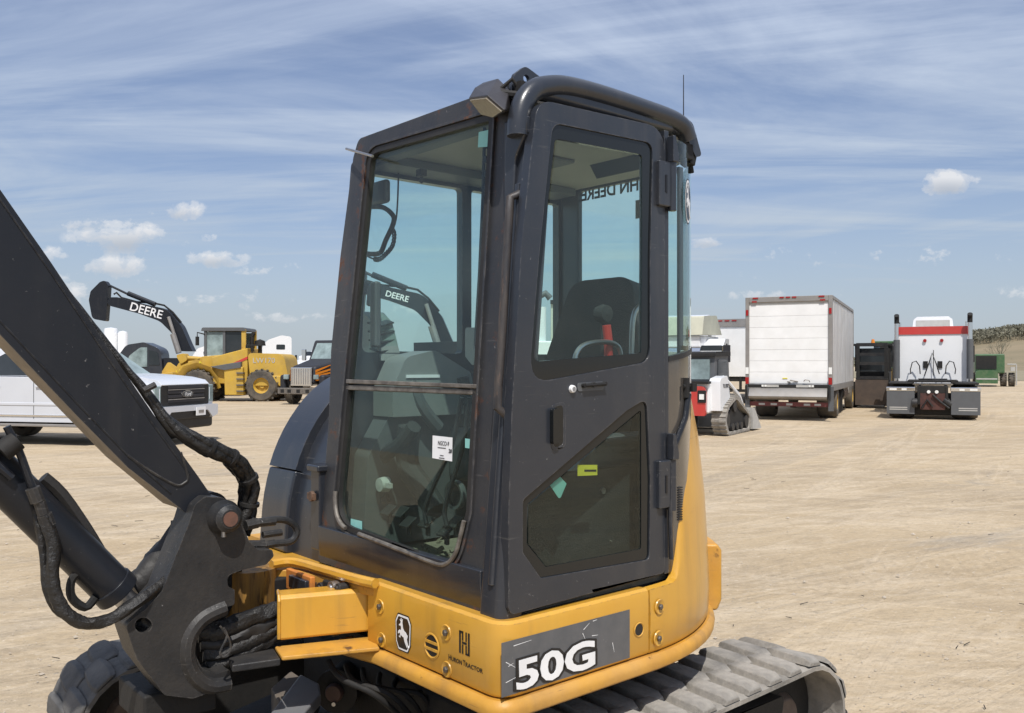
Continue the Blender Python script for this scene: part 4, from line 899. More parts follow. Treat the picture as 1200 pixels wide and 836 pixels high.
# cavity with valve bits
q = hx(345, 682, -.22)
MB().box(hx(352, 684, -.16), (.03, .13, .045)).build('cavity_cover', 'cab', exc, .004)
MB().box(hx(352, 683, -.15), (.02, .19, .075)).build('cavity_frame', material('faded_orange_primer', (.62, .22, .04), .6, 0, (.3, .12, .04), 20, .8), exc, .004)
for x, r in ((377, .020), (390, .024), (398, .016)):
    p = hx(x, 689, -.115); MB().lathe([(0, .016), (r * .5, .016), (r * .55, .01), (r, .009), (r, -.03)], p, (-1, 0, 0), 12).build('valve_bolt', 'steel' if x == 390 else 'cast', exc)
MB().box(hx(386, 686, -.112), (.02, .07, .03)).build('valve_body', 'dark', exc, .006)
# hose guard: an angled open channel
gr0 = EI @ Vector((-.515, 3.085, 0)); gdir = RI @ Vector((-.94, -.34, 0)).normalized()
gn = Vector((0, 0, 1)).cross(gdir); 
if gn.dot(CAMP - gr0) < 0: gn = -gn
def gpt(l, o_, z): v = gr0 + gdir * l + gn * o_; return (v.x, v.y, z)
gprof = [(-.10, .868), (-.012, .872), (.0, .860), (.0, .728), (-.008, .720)]
gin = [(-.012, .728), (-.008, .735), (-.008, .852), (-.018, .862), (-.10, .858)]
pr_ = gprof + gin; k = len(pr_); vs = []
for l in (-.02, .282): vs += [gpt(l, o_, z) for o_, z in pr_]
MB().add(vs, [(j, (j + 1) % k, k + (j + 1) % k, k + j) for j in range(k)] + [tuple(range(k)), tuple(range(k, 2 * k))]).build('hose_guard', 'yellow', exc, .003)
MB().tube([gpt(.282, -.09, .868), gpt(.285, -.012, .868), gpt(.287, .0, .855), gpt(.287, .0, .728)], .006, 8).build('guard_edge', 'yellow', exc)

# ---- swing bracket casting
YB = .80
BP = Plane((0, YB, 0), (1, 0, 0), (0, 0, 1))
br = [(228, 592, .03), (222, 612), (205, 655), (190, 693), (172, 713, .03), (147, 733, .02), (160, 772, .02), (193, 815, .02), (226, 819, .02), (262, 806, .02), (270, 799), (270, 784, .01),
      (255, 790, .02), (237, 784, .04), (226, 762, .05), (228, 738, .04), (248, 716, .04), (275, 709, .01), (275, 691, .01), (267, 688, .02), (266, 675, .02), (284, 668, .02), (312, 662, .02), (321, 652, .01), (319, 644, .01), (302, 645, .02), (292, 634), (283, 613, .02), (277, 592, .03), (260, 583, .03), (240, 582, .02)]
hole = [(168 + 10 * math.cos(a), 733 + 9 * math.sin(a)) for a in (i * math.pi / 10 for i in range(20))]
plate(BP, br, [hole], .13).build('swing_bracket', 'cast', exc, .012, 3)
# raised boss round the C opening
boss = [(263, 712), (238, 724), (222, 745), (219, 770), (228, 792), (246, 803), (268, 800)]
MB().tube(smoothpath([hy(x, y, YB + .01) for x, y in boss], 4), .028, 10).build('bracket_rim', 'cast', exc)
# top pin bosses
pc = hy(262, 606, YB); 
MB().lathe([(0, -.055), (.030, -.055), (.044, -.045), (.046, -.02), (.056, -.005), (.056, .13), (0, .13)], pc, (0, 1, 0), 28).build('boom_foot_pin', 'cast', exc)
MB().cyl(pc + Vector((0, -.054, 0)), pc + Vector((0, -.0575, 0)), .024, n=20).build('pin_face', material('rusty_pin_face', (.16, .075, .05), .6, 0, (.08, .05, .04), 30, .8, .2, 50), exc)
pc2 = hy(246, 598, YB + .16); MB().lathe([(.05, -.02), (.062, -.012), (.062, .0), (.055, .004), (.062, .02), (.062, .10), (0, .10)], pc2, (0, 1, 0), 28).build('boom_foot_boss', 'cast', exc)
p = hy(262, 625, YB - .02); MB().cyl(p + Vector((0, 0, .012)), p + Vector((0, 0, -.012)), .008, n=8).build('grease_nipple', 'steel', exc)
# bracket second cheek, farther
plate(Plane((0, YB + .30, 0), (1, 0, 0), (0, 0, 1)), [(235, 600, .02), (222, 640), (200, 690), (190, 720), (215, 780, .02), (262, 790, .02), (255, 740), (285, 690), (282, 640), (265, 600, .02)], (), .08).build('bracket_cheek', 'dark', exc, .008)
MB().b2((hy(175, 800, YB).x, YB + .05, .52), (hy(262, 800, YB).x, YB + .30, .62)).build('bracket_web', 'dark', exc, .01)
# lower hydraulic lug on the left of the bracket
MB().tube([hy(158, 735, YB + .1), hy(180, 780, YB + .1), hy(204, 815, YB + .1)], .02, 8).build('bracket_back_edge', 'cast', exc)

# ---- boom: box section, near face on y = .86
YA = .86
BM = Plane((0, YA, 0), (1, 0, 0), (0, 0, 1))
bo = [(-62, 134), (0, 222), (60, 308), (120, 398), (180, 486), (232, 558), (254, 590, .03), (246, 612, .03), (224, 606, .03), (150, 548), (90, 487), (0, 392), (-80, 305)]
plate(BM.shift(.012), bo, (), .012).build('boom_side_plate', 'boom', exc, .003)
inner = [(-60, 142), (0, 228), (60, 315), (120, 405), (180, 493), (230, 564), (246, 588, .03), (240, 604, .03), (222, 600), (152, 542), (92, 480), (0, 384), (-78, 300)]
plate(BM, inner, (), .24).build('boom_box', material('boom_dust_and_bounce', (0.10, 0.088, 0.07), 0.5, 0, (0.30, 0.24, 0.17), 9, .9, .15, 50, dust=.75, dustcol=(.42, .34, .24), stretch=(1, 1, 1)), exc, .004)  # tan holds both dust and light bounced off the ground, painted in
plate(BM.shift(-.24), bo, (), .012).build('boom_side_plate', 'boom', exc, .003)
# hem weld line along upper and lower edges
MB().tube([hy(x, y, YA - .012) for x, y in ((-50, 162), (0, 234), (60, 320), (120, 410), (180, 498), (222, 556))], .0035, 6).build('boom_weld', 'boom', exc)
MB().tube([hy(x, y, YA - .012) for x, y in ((-50, 322), (0, 376), (90, 472), (150, 534), (200, 578))], .0035, 6).build('boom_weld', 'boom', exc)
# reinforcement plate outline near the foot (a raised curl)
MB().tube(smoothpath([hy(x, y, YA - .013) for x, y in ((150, 534), (176, 552), (205, 568), (216, 566), (220, 558), (212, 530))], 5), .004, 6).build('foot_plate_weld', 'cast', exc)
# hose bundle on top of the boom, wrapping down behind the cylinder foot
def hosebundle(pts, r, name, y, wob=.3, n=14, seed=1, mat='hose', flat=1.0):
    P_ = smoothpath([hy(x_, y_, yy) for x_, y_, yy in pts], 8); rr = random.Random(seed); mb = MB(); k = len(P_)
    ph = [rr.random() * 6 for _ in range(4)]
    pts_ = P_; prev = None; vs = []
    for i, p in enumerate(pts_):
        d = (pts_[min(i + 1, k - 1)] - pts_[max(i - 1, 0)]).normalized(); u = d.orthogonal().normalized() if prev is None else (prev - d * prev.dot(d)).normalized(); prev = u; w = d.cross(u)
        for j in range(n):
            a = 2 * math.pi * j / n
            ra = r * (1 + wob * .75 * (.25 * math.sin(i * .9 + ph[0] + 2 * a) + .35 * math.sin(i * .37 + 3 * a + ph[1]) + .15 * math.sin(i * 2.3 + ph[2] - a) + .35 * math.sin(5 * a + i * .22 + ph[3])) + rr.uniform(-.035, .035))
            vs.append(p + u * math.cos(a) * ra + w * math.sin(a) * ra * flat)
    fs = [(i * n + j, i * n + (j + 1) % n, (i + 1) * n + (j + 1) % n, (i + 1) * n + j) for i in range(k - 1) for j in range(n)] + [tuple(range(n)), tuple(range((k - 1) * n, k * n))]
    return mb.add(vs, fs).build(name, mat, exc, smooth=50)
def strands(pts, R_, rs, name, turns=1.5, seed=1, rf=None):
    P_ = smoothpath([hy(x_, y_, yy) for x_, y_, yy in pts], 7); k = len(P_); rr = random.Random(seed)
    for q in range(len(rs)):
        pp = []
        for i, p in enumerate(P_):
            d = (P_[min(i + 1, k - 1)] - P_[max(i - 1, 0)]).normalized(); u = Vector((0, 1, 0)); w = d.cross(u).normalized()
            a = 2 * math.pi * (q / len(rs) + turns * i / k) + .4 * math.sin(i * .31 + q * 2)
            f = rf(i / (k - 1)) if rf else 1
            pp.append(p + (u * math.cos(a) + w * math.sin(a)) * R_ * f * (1 + .15 * math.sin(i * .23 + q)))
        r0 = rs[q]; ph = rr.random() * 6
        MB().tube(pp, r0, 12, rfun=lambda t: r0 * ((rf(t) if rf else 1) * .6 + .4) * (1 + .10 * math.sin(t * 47 + ph) + .07 * math.sin(t * 101 + ph * 2))).build(name, 'hose', exc, smooth=60)
main_pts = [(60, 320, .92), (120, 398, .90), (165, 453, .87), (200, 498, .85), (240, 522, .84), (275, 540, .86), (293, 565, .88), (292, 595, .90), (285, 625, .90)]
strands(main_pts, .014, (.017, .015, .016, .013), 'boom_hose', 1.2, 3, lambda t: .25 + .75 * min(1, max(0, (t - .22) / .25)))
strands([(262, 533, .90), (282, 556, .92), (287, 590, .93), (280, 618, .94)], .012, (.016, .014, .013), 'boom_hose', .8, 9)
for f_ in (.52, .62, .74, .86):
    P_ = smoothpath([hy(*p) for p in main_pts], 7); i = int(f_ * (len(P_) - 1)); d = (P_[i + 1] - P_[i - 1]).normalized()
    MB().cyl(P_[i] - d * .006, P_[i] + d * .006, .033, n=14).build('hose_strap', 'black', exc)
MB().cyl(hy(168, 458, .83), hy(182, 451, .83), .010, n=8).build('hose_clamp', 'cast', exc)
# U-shaped hydraulic pipe with fittings
MB().tube(smoothpath([hy(x, y, .86) for x, y in ((300, 612), (325, 609), (340, 612), (348, 622), (342, 634), (325, 637), (300, 640))], 5), .012, 10).build('return_pipe', 'cast', exc)
for (x0, y0, x1, y1, r) in ((288, 616, 302, 613, .018), (302, 613, 322, 611, .015), (290, 639, 310, 639, .017), (312, 639, 322, 637, .014), (308, 627, 330, 624, .012)):
    MB().cyl(hy(x0, y0, .86), hy(x1, y1, .86), r, n=8).build('hose_fitting', 'cast', exc)
# boom lift cylinder: barrel and gland, from the bracket to upper left
ca0 = hy(-60, 498, .93); ca1 = hy(136, 692, .93)
cyl = MB().cyl(ca0, ca1, .063, n=28)
dd = (ca1 - ca0).normalized(); cyl.cyl(ca1 - dd * .03, ca1 + dd * .012, .068, n=28)
cyl.build('boom_cylinder', 'boom', exc, .003)
rod0 = ca1 + dd * .01; rod1 = hy(190, 742, .93); MB().cyl(rod0, rod1, .033, n=18).build('cylinder_rod', 'steel', exc)
MB().tube([hy(x, y, .86) for x, y in ((-30, 520), (0, 548), (14, 560))], .012, 8).tube(smoothpath([hy(x, y, .85) for x, y in ((8, 500), (22, 528), (36, 566), (42, 580))], 4), .011, 8).build('cylinder_pipe', 'boom', exc)
MB().cyl(hy(2, 530, .85), hy(20, 516, .85), .03, n=12).build('pipe_clamp', 'dark', exc)
for (x0, y0, x1, y1, r) in ((38, 572, 44, 588, .020), (46, 588, 51, 603, .017), (52, 603, 57, 616, .021)): MB().cyl(hy(x0, y0, .84), hy(x1, y1, .84), r, n=10).build('hose_fitting', 'cast', exc)
hosebundle([(52, 604, .84), (62, 640, .83), (62, 680, .82), (72, 712, .81), (95, 730, .80), (128, 726, .79), (160, 706, .79), (195, 680, .84), (230, 650, .92)], .0185, 'cylinder_hose', 0, .28, seed=5)
hosebundle([(40, 590, .88), (50, 640, .86), (55, 690, .84), (70, 718, .84), (100, 728, .84)], .012, 'cylinder_hose', 0, .2, seed=6)
MB().tube(smoothpath([hy(x, y, .90) for x, y in ((96, 668), (84, 680), (84, 700), (100, 712), (112, 700))], 4), .013, 8).build('bleed_hose', 'dark', exc)
MB().tube(smoothpath([hy(x, y, .94) for x, y in ((50, 560), (72, 580), (100, 620), (118, 650))], 3), .02, 8).build('guard_strip', 'black', exc)
# black bundle stands for hoses and the dark shadow between boom and bracket
hosebundle([(228, 600, 1.0), (200, 640, 1.0), (172, 676, 1.0), (155, 690, 1.0)], .045, 'inner_hose_shadow', 0, .2, seed=8, mat='black')
MB().b2(hy(205, 612, 1.06), hy(224, 700, 1.10)).build('boom_link', 'dark', exc)
# hoses in the C opening running back into the guard
for i, (dy_, r, sd) in enumerate(((0, .030, 11), (14, .026, 12), (26, .028, 13), (38, .022, 14))):
    hosebundle([(232 + i * 3, 742 + dy_ * .9, .90), (262, 738 + dy_, .88), (295, 724 + dy_, .87), (322, 716 + dy_ * .8, .87), (350, 715 + dy_ * .6, .87)], r, 'guarded_hose', 0, .3, seed=sd, mat='hose' if i != 1 else 'black')
MB().tube(smoothpath([hy(x, y, .74) for x, y in ((258, 734), (268, 748), (270, 762), (262, 770), (258, 764), (266, 746), (262, 736))], 4), .0035, 6).build('cable_tie', 'cast', exc)

# ================================================================== undercarriage
TC = Vector((CX, CY, 0))
def track(yc, front, rear, mat='rubbertrack', outer=-1, lugh=.028):
    W_ = .40; zt2, r_ = .475, .235
    # belt path: stadium with sagging top; wheels slightly different radii
    path = []
    for i in range(13): a = R(90 - 180 * i / 12); path.append(((rear - r_) + r_ * math.cos(a), r_ + .005 + r_ * math.sin(a)))
    nb = 22
    for i in range(1, nb): path.append((rear - r_ - (rear - front - 2 * r_) * i / nb, .005))
    for i in range(13): a = R(-90 - 180 * i / 12); path.append(((front + r_) + r_ * math.cos(a), r_ + .005 + r_ * math.sin(a)))
    for i in range(1, nb): f = i / nb; path.append((front + r_ + (rear - front - 2 * r_) * f, .475 - .012 * math.sin(f * math.pi)))
    n = len(path); mb = MB(); k = 6; vs = []
    for i, (x, z) in enumerate(path):
        a = Vector(path[i - 1]); b = Vector(path[(i + 1) % n]); t = (b - a).normalized(); out = Vector((-t.y, t.x))
        for (yy, o_) in ((-.5, -.016), (-.5, .0), (-.46, .008), (.46, .008), (.5, .0), (.5, -.016)):
            vs.append((x + out.x * o_, yc + yy * W_, z + out.y * o_))
    fs = [(i * k + j, i * k + (j + 1) % k, ((i + 1) % n) * k + (j + 1) % k, ((i + 1) % n) * k + j) for i in range(n) for j in range(k)]
    tr = mb.add(vs, fs).build('rubber_track', mat, exc, smooth=50)
    # tread lugs: a left and a right row, staggered
    L_ = [0]; 
    for i in range(n): L_.append(L_[-1] + (Vector(path[(i + 1) % n]) - Vector(path[i])).length)
    tot = L_[-1]; cnt = int(tot / .132)
    def at(s_):
        s_ %= tot
        for i in range(n):
            if L_[i] <= s_ <= L_[i + 1]:
                f = (s_ - L_[i]) / (L_[i + 1] - L_[i]); a = Vector(path[i]); b = Vector(path[(i + 1) % n]); t = (b - a).normalized(); return a.lerp(b, f), t, Vector((-t.y, t.x))
    meshes = {}
    for i in range(cnt):
        for side in (-1, 1):
            p, t, out = at((i + (.5 if side > 0 else 0)) * tot / cnt)
            hh = lugh
            if side not in meshes:
                m2 = MB(); y0, y1 = (-.5 * W_ - .002, .03) if side < 0 else (-.03, .5 * W_ + .002)
                v = []
                for (yy, wt_, hs) in ((y0, .036, .5), (y0 + (.03), .044, .95), ((y0 + y1) / 2, .045, .95), (y1 - .04, .038, .9), (y1, .018, .4)):
                    sk = .018 * (yy - y0) / (y1 - y0) * 1.2
                    v += [(-wt_ - .008 + sk, yy, 0), (-wt_ + .004 + sk, yy, hh * hs), (wt_ - .006 + sk, yy, hh * hs), (wt_ + .008 + sk, yy, 0)]
                ff = [(a * 4 + j, a * 4 + j + 1, a * 4 + 5 + j, a * 4 + 4 + j) for a in range(4) for j in range(3)] + [(0, 1, 2, 3), (16, 19, 18, 17)]
                ob = m2.add(v, ff).build('tread_lug', mat, tr, .005, 2); meshes[side] = ob
            else:
                ob = meshes[side].copy(); C.objects.link(ob)
            ob.matrix_local = Matrix(((t.x * -1, 0, out.x, p.x + out.x * .006), (0, -1 * 1.0, 0, yc), (t.y * -1, 0, out.y, p.y + out.y * .006), (0, 0, 0, 1))) if False else Matrix(((t.x, 0, out.x, p.x + out.x * .006), (0, 1, 0, yc), (t.y, 0, out.y, p.y + out.y * .006), (0, 0, 0, 1)))
    # idler, sprocket, rollers, frame
    for x, nm in ((front + r_, 'idler_wheel'), (rear - r_, 'drive_sprocket')):
        MB().lathe([(0, -.06), (.09, -.065), (.10, -.04), (.19, -.03), (.208, -.05), (.208, .05), (.0, .05)], (x, yc, r_ + .005), (0, -outer * -1 * 1.0, 0), 28).build(nm, 'dark', exc)
        MB().lathe([(0, .085), (.075, .08), (.095, .05), (.095, 0)], (x, yc, r_ + .005), (0, outer, 0), 24).build('hub_cap', material('rusty_hub', (.07, .045, .035), .7, 0, (.13, .10, .08), 12, .7, .2, 40, dust=.2) if 'rusty_hub' not in M else M['rusty_hub'], exc, .006)
    for i in range(4): MB().cyl((front + .5 + i * (rear - front - 1.0) / 3, yc - .12, .10), (front + .5 + i * (rear - front - 1.0) / 3, yc + .12, .10), .075, n=18).build('track_roller', 'dark', exc)
    MB().prism([fillet([(front + .32, .13), (rear - .36, .13), (rear - .30, .36, .03), (front + .34, .40, .05)])], (0, yc + .11, 0), (1, 0, 0), (0, 0, 1), .22).build('track_frame', 'dark', exc, .01)
track(CY - .85 , CX - 1.25, CX + 1.10)
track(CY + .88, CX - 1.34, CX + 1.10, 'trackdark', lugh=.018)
# centre frame, turntable and swing motor
MB().cyl((CX, CY, .50), (CX, CY, .62), .42, n=40).b2((CX - .45, CY - .62, .24), (CX + .5, CY + .62, .50)).build('centre_frame', 'dark', exc, .02)
mo = hx(405, 800, .12)
MB().lathe([(0, -.10), (.06, -.10), (.075, -.08), (.075, .06), (.085, .07), (.085, .10), (0, .10)], mo, Vector((-.75, -.6, .0)), 24).build('travel_motor', 'dark', exc)
MB().lathe([(0, .02), (.03, .02), (.036, .01), (.036, 0)], mo + Vector((-.085, -.065, 0)), Vector((-.75, -.6, 0)), 18).build('motor_cap', material('brown_motor_cap', (.09, .05, .04), .6, 0, (.05, .03, .03), 20, .7), exc)
p = mo + Vector((-.085, -.07, -.035)); MB().cyl(p, p + Vector((-.02, -.02, 0)), .008, n=8).build('drain_plug', 'steel', exc)
for i in range(6):
    hosebundle([(385 + i * 20, 775 + i * 5, .8), (400 + i * 16, 795 + i * 4, .7), (440 + i * 18, 815, .6), (480 + i * 10, 850, .6)], .010, 'under_hose', 0, .1, seed=20 + i, n=8, mat='dark')
# dozer blade arm and cutting plate, pale grey
bp0 = [hz(x, y, .36) for x, y in ((250, 880), (345, 800), (368, 806), (290, 900))]
MB().prism([[(p.x, p.y) for p in [hz(x, y, .485) for x, y in ((296, 862), (352, 789), (374, 800), (376, 812), (330, 866))]]], (0, 0, .44), (1, 0, 0), (0, 1, 0), .045).build('blade_arm', 'bluesteel', exc, .01)
MB().prism([[(p.x, p.y) for p in [hz(x, y, .50) for x, y in ((318, 800), (341, 780), (356, 790), (330, 825))]]], (0, 0, .38), (1, 0, 0), (0, 1, 0), .10).build('blade_gusset', material('dusty_gusset', (.16, .13, .10), .7, 0, (.1, .09, .08), 9, .6), exc, .004)
MB().prism([[(p.x, p.y) for p in [hz(x, y, .40) for x, y in ((160, 880), (332, 804), (352, 812), (240, 900))]]], (0, 0, .30), (1, 0, 0), (0, 1, 0), .09).build('blade_arm', 'dark', exc, .01)
# ================================================================== background yard
def bgx(px, d): return (px - 600) / FPX * d
def bgz(py, d): return CAM_H + (HZ - py) / FPX * d
XZ = ((1, 0, 0), (0, 0, 1))
def side_prism(pts, y0, y1, holes=()):      # outline in x-z, from y0 to y1 (y0<y1)
    return MB().prism([pts] + list(holes), (0, y1, 0), (1, 0, 0), (0, 0, 1), (y1 - y0))
def wheel(parent, x, y, r, w, side, rimmat='chrome', rr=.58, tread=0, tyre='tyre', rim_depth=.02, nm='wheel'):
    """side: -1 outer face towards -y"""
    prof = [(r * rr, -w / 2), (r * .9, -w / 2), (r, -w / 2 + w * .14), (r, w / 2 - w * .14), (r * .9, w / 2), (r * rr, w / 2)]
    mb = MB().lathe(prof + [prof[0]], (0, 0, 0), (0, 1, 0), 32)
    if tread:
        for i in range(tread):
            a = 2 * math.pi * i / tread
            for s_ in (-1, 1):
                aa = a + (math.pi / tread if s_ > 0 else 0)
                mb.box((r * 1.01 * math.cos(aa), s_ * w * .26, r * 1.01 * math.sin(aa)), (r * .10, w * .46, r * .12), (0, -aa, s_ * .5))
    t = mb.build(nm, tyre, parent); t.location = (x, y, r)
    s_ = side
    MB().lathe([(0, w * .18), (r * .16, w * .20), (r * .2, w * .10), (r * rr * .75, w * .05), (r * rr * .9, w * .35), (r * rr, w * .46), (r * rr * 1.03, w * .2)], (0, 0, 0), (0, s_, 0), 24).build('rim', rimmat, t)
    return t
GRP = {}
# ---------------------------------------------------------------- white pickup
pk = thing('pickup_truck', 'white crew cab pickup with black bar grille parked behind the excavator boom', 'pickup', (bgx(190, 18.4) - 2.44, 19.35, 0), R(-14)); pk.scale = (1.04, 1.04, 1.04)
wb_f, wb_r, wr = 1.85, -1.82, .41
def archpts(cx, r, z0, n=10): return [(cx + r * math.cos(a), z0 + r * math.sin(a)) for a in [math.pi * i / n for i in range(n + 1)]]
low = [(2.78, .60)] + [(p[0], max(.45, p[1])) for p in archpts(wb_f, .50, .42)] + [(p[0], max(.45, p[1])) for p in archpts(wb_r, .50, .42)] + [(-2.92, .55), (-2.95, 1.34), (-1.35, 1.37), (-1.2, 1.36), (1.25, 1.34), (1.5, 1.33), (2.35, 1.27), (2.70, 1.20), (2.80, 1.05)]
side_prism(low, -1.0, 1.0).build('body', 'silverwhite', pk, .045, 3)
side_prism([(2.80, 1.14), (2.83, 1.20), (2.74, 1.28), (2.45, 1.34), (2.0, 1.38), (1.45, 1.41), (1.3, 1.41), (1.3, 1.2)], -.80, .80).build('hood', 'silverwhite', pk, .06, 3)
gh = [(1.42, 1.35), (.66, 1.84), (.46, 1.92), (-.40, 1.96), (-1.00, 1.92), (-1.20, 1.84), (-1.38, 1.36)]
mbg = MB(); n = len(gh); vs = []
for sg, k in ((-1, 1), (1, 1)):
    vs += [(x, sg * (.95 - (z - 1.33) * .30), z) for x, z in gh]
mbg.add(vs, [tuple(range(n)), tuple(range(n, 2 * n))] + [(i, (i + 1) % n, n + (i + 1) % n, n + i) for i in range(n)]).build('cab_roof', 'silverwhite', pk, .05, 3)
def gy(z, off=.004): return -(.95 - (z - 1.33) * .30 + off)
for nm, q in (('side_window', [(1.12, 1.42), (.56, 1.80), (.12, 1.83), (.12, 1.38)]), ('side_window', [(.02, 1.38), (.02, 1.83), (-.80, 1.82), (-.96, 1.74), (-1.02, 1.38)])):
    q2 = fillet([(x, z, .07) for x, z in q]); MB().add([(x, gy(z), z) for x, z in q2] + [(x, gy(z) + .02, z) for x, z in q2], [tuple(range(len(q2))), tuple(range(len(q2), 2 * len(q2)))] + [(i, (i + 1) % len(q2), len(q2) + (i + 1) % len(q2), len(q2) + i) for i in range(len(q2))]).build(nm, 'vglass', pk)
MB().add([(1.43, -.84, 1.38), (1.43, .84, 1.38), (.71, .76, 1.84), (.71, -.76, 1.84), (1.38, -.84, 1.36), (1.38, .84, 1.36), (.66, .76, 1.82), (.66, -.76, 1.82)], [(0, 1, 2, 3), (4, 5, 6, 7), (0, 1, 5, 4), (1, 2, 6, 5), (2, 3, 7, 6), (3, 0, 4, 7)]).build('windscreen', 'vglasslight', pk)
for x in (1.1, .07, -1.15): MB().b2((x - .006, -1.004, .52), (x + .006, -.99, 1.34)).build('door_seam', 'greyplastic', pk)
for x in (.25, -.85): MB().b2((x - .12, -1.035, 1.14), (x + .12, -1.0, 1.18)).build('door_handle', 'silverwhite', pk, .012)
MB().b2((-1.30, -1.012, .78), (1.3, -.99, .84)).build('body_crease', 'silverwhite', pk, .02)
MB().b2((-1.30, -1.015, .56), (1.3, -.99, .60)).build('rocker_moulding', 'chrome', pk, .006)
MB().b2((-1.25, -1.06, .37), (1.25, -.90, .42)).build('running_board', 'alutrim', pk, .01)
MB().b2((1.08, -1.22, 1.36), (1.24, -1.02, 1.58)).build('mirror', 'silverwhite', pk, .03)
for sy in (-1, 1):
    for x in (wb_f, wb_r): wheel(pk, x, sy * .86, wr, .28, sy, 'alutrim')
# front: grille, bars, lamps, badge, bumper, plate
fx = 2.80
MB().b2((fx - .08, -.80, .78), (fx + .025, .80, 1.20)).build('grille', 'dark', pk, .02)
for z in (.88, .965, 1.05, 1.145): MB().b2((fx + .02, -.60, z - .030), (fx + .045, .60, z + .030)).build('grille_bar', 'ink', pk, .006)
MB().b2((fx + .035, -.60, 1.09), (fx + .055, .60, 1.105)).b2((fx + .035, -.60, .90), (fx + .055, .60, .915)).build('grille_trim', 'alutrim', pk)
bd = MB(); nn_ = 24
bd.add([(fx + .062, .19 * math.cos(2 * math.pi * i / nn_), 1.005 + .075 * math.sin(2 * math.pi * i / nn_)) for i in range(nn_)] + [(fx + .03, .195 * math.cos(2 * math.pi * i / nn_), 1.005 + .079 * math.sin(2 * math.pi * i / nn_)) for i in range(nn_)], [tuple(range(nn_))] + [(i, (i + 1) % nn_, nn_ + (i + 1) % nn_, nn_ + i) for i in range(nn_)])
bd.build('oval_badge', 'chrome', pk)
MB().add([(fx + .0655, .155 * math.cos(2 * math.pi * i / nn_), 1.005 + .055 * math.sin(2 * math.pi * i / nn_)) for i in range(nn_)], [tuple(range(nn_))]).build('badge_face', 'greyplastic', pk, recalc=False)
text('Ford', .105, 'decalwhite', pk, (fx + .068, 0, 1.0), (0, 1, 0), (0, 0, 1), .001, shear=.3)
for sy in (-1, 1):
    MB().b2((fx - .22, sy * .79, .82), (fx + .012, sy * .985, 1.18)).build('headlamp', 'vglasslight', pk, .02)
    MB().b2((fx - .20, sy * .82, .86), (fx + .016, sy * .86, 1.14)).build('lamp_insert', 'silverwhite', pk, .02)
    MB().b2((fx - .15, sy * .80, .52), (fx + .08, sy * .985, .60)).build('fog_lamp_housing', 'greyplastic', pk, .02)
MB().prism([fillet([(-.99, .56, .05), (-.80, .50), (-.62, .66), (.62, .66), (.80, .50), (.99, .56, .05), (.99, .77, .04), (-.99, .77, .04)])], (fx - .12, 0, 0), (0, 1, 0), (0, 0, 1), .24).build('front_bumper', 'silverwhite', pk, .03, 3)
MB().b2((fx + .02, -.75, .50), (fx + .09, .75, .68)).build('bumper_intake', 'black', pk, .02)
MB().b2((fx - .3, -.93, .30), (fx + .04, .93, .54)).build('air_dam', 'black', pk, .05)
MB().b2((fx + .13, .18, .56), (fx + .145, .50, .73)).build('number_plate', 'paper', pk); MB().b2((fx + .146, .25, .61), (fx + .150, .43, .67)).build('plate_print', 'alutrim', pk)
MB().b2((-2.6, -.85, .35), (2.5, .85, .55)).build('chassis', 'dark', pk)

# ---------------------------------------------------------------- wheel loader
D = 40.5
ld = thing('wheel_loader', 'yellow wheel loader with dark roofed cab, red stripe and yellow rims, facing left', 'wheel loader', (bgx(275, D), D + .9, 0), R(180))
def LX(px): return -(bgx(px, D) - bgx(275, D))
def LZ(py): return bgz(py, D)
def P2(L): return [(LX(a), LZ(b)) + tuple(r for r in rest) for a, b, *rest in L]
# camera side is local +y (the thing is turned by 180 degrees)
def sp2(L, y0, y1): return side_prism(fillet(P2(L)), y0, y1)
sp2([(292, 414, .2), (334, 415, .4), (339, 440, .2), (343, 441), (345, 452), (296, 452)], -1.15, 1.15).build('engine_hood', 'oldyellow', ld, .08, 3)
sp2([(318, 440), (346, 441), (345, 452), (330, 453)], -1.25, 1.25).build('counterweight', 'oldyellow', ld, .05)
sp2([(250, 419), (292, 408), (292, 450), (250, 450)], -1.05, 1.15).build('cab_base', 'oldyellow', ld, .05)
sp2([(266, 432), (288, 430), (289, 463), (267, 463)], .75, 1.35).build('step_side_tank', 'oldyellow', ld, .04)
for k in range(4): MB().b2((LX(289), 1.0, LZ(437 + 7 * k) - .03), (LX(281), 1.42, LZ(437 + 7 * k) + .02)).build('step', 'greyplastic', ld)
sp2([(250, 430), (286, 424), (286, 431), (266, 434)], 1.05, 1.40).build('fender_deck', 'greyplastic', ld, .02)
sp2([(237, 384, .2), (287, 384, .2), (288, 388), (236, 388)], -.85, .95).build('cab_roof', 'greyplastic', ld, .06)
for (x0, x1, t) in ((239, 242, 0), (261, 264, 0), (283, 288, 1)):
    for yy in (-.8, .85): MB().b2((LX(x1), yy - .05, LZ(420)), (LX(x0), yy + .05, LZ(386))).build('cab_post', 'oldyellow' if t else 'greyplastic', ld)
sp2([(242, 389), (261, 389), (261, 417), (242, 417)], .80, .84).build('front_side_glass', 'vglasslight', ld)
sp2([(264, 389), (283, 389), (283, 412), (264, 416)], .80, .84).build('rear_side_glass', 'vglass', ld)
sp2([(239, 389), (283, 389), (283, 418), (239, 418)], -.78, -.74).build('far_glass', 'vglasslight', ld)
sp2([(262, 392), (268, 392), (268, 415), (260, 415)], .1, .5).build('driver_seat', 'seat', ld, .05)
sp2([(270, 428), (292, 418), (292, 421), (270, 431)], 1.13, 1.17).build('red_stripe', 'red', ld)
sp2([(237, 418), (262, 416), (262, 436), (236, 436)], -1.0, 1.0).build('front_cab_base', 'oldyellow', ld, .04)
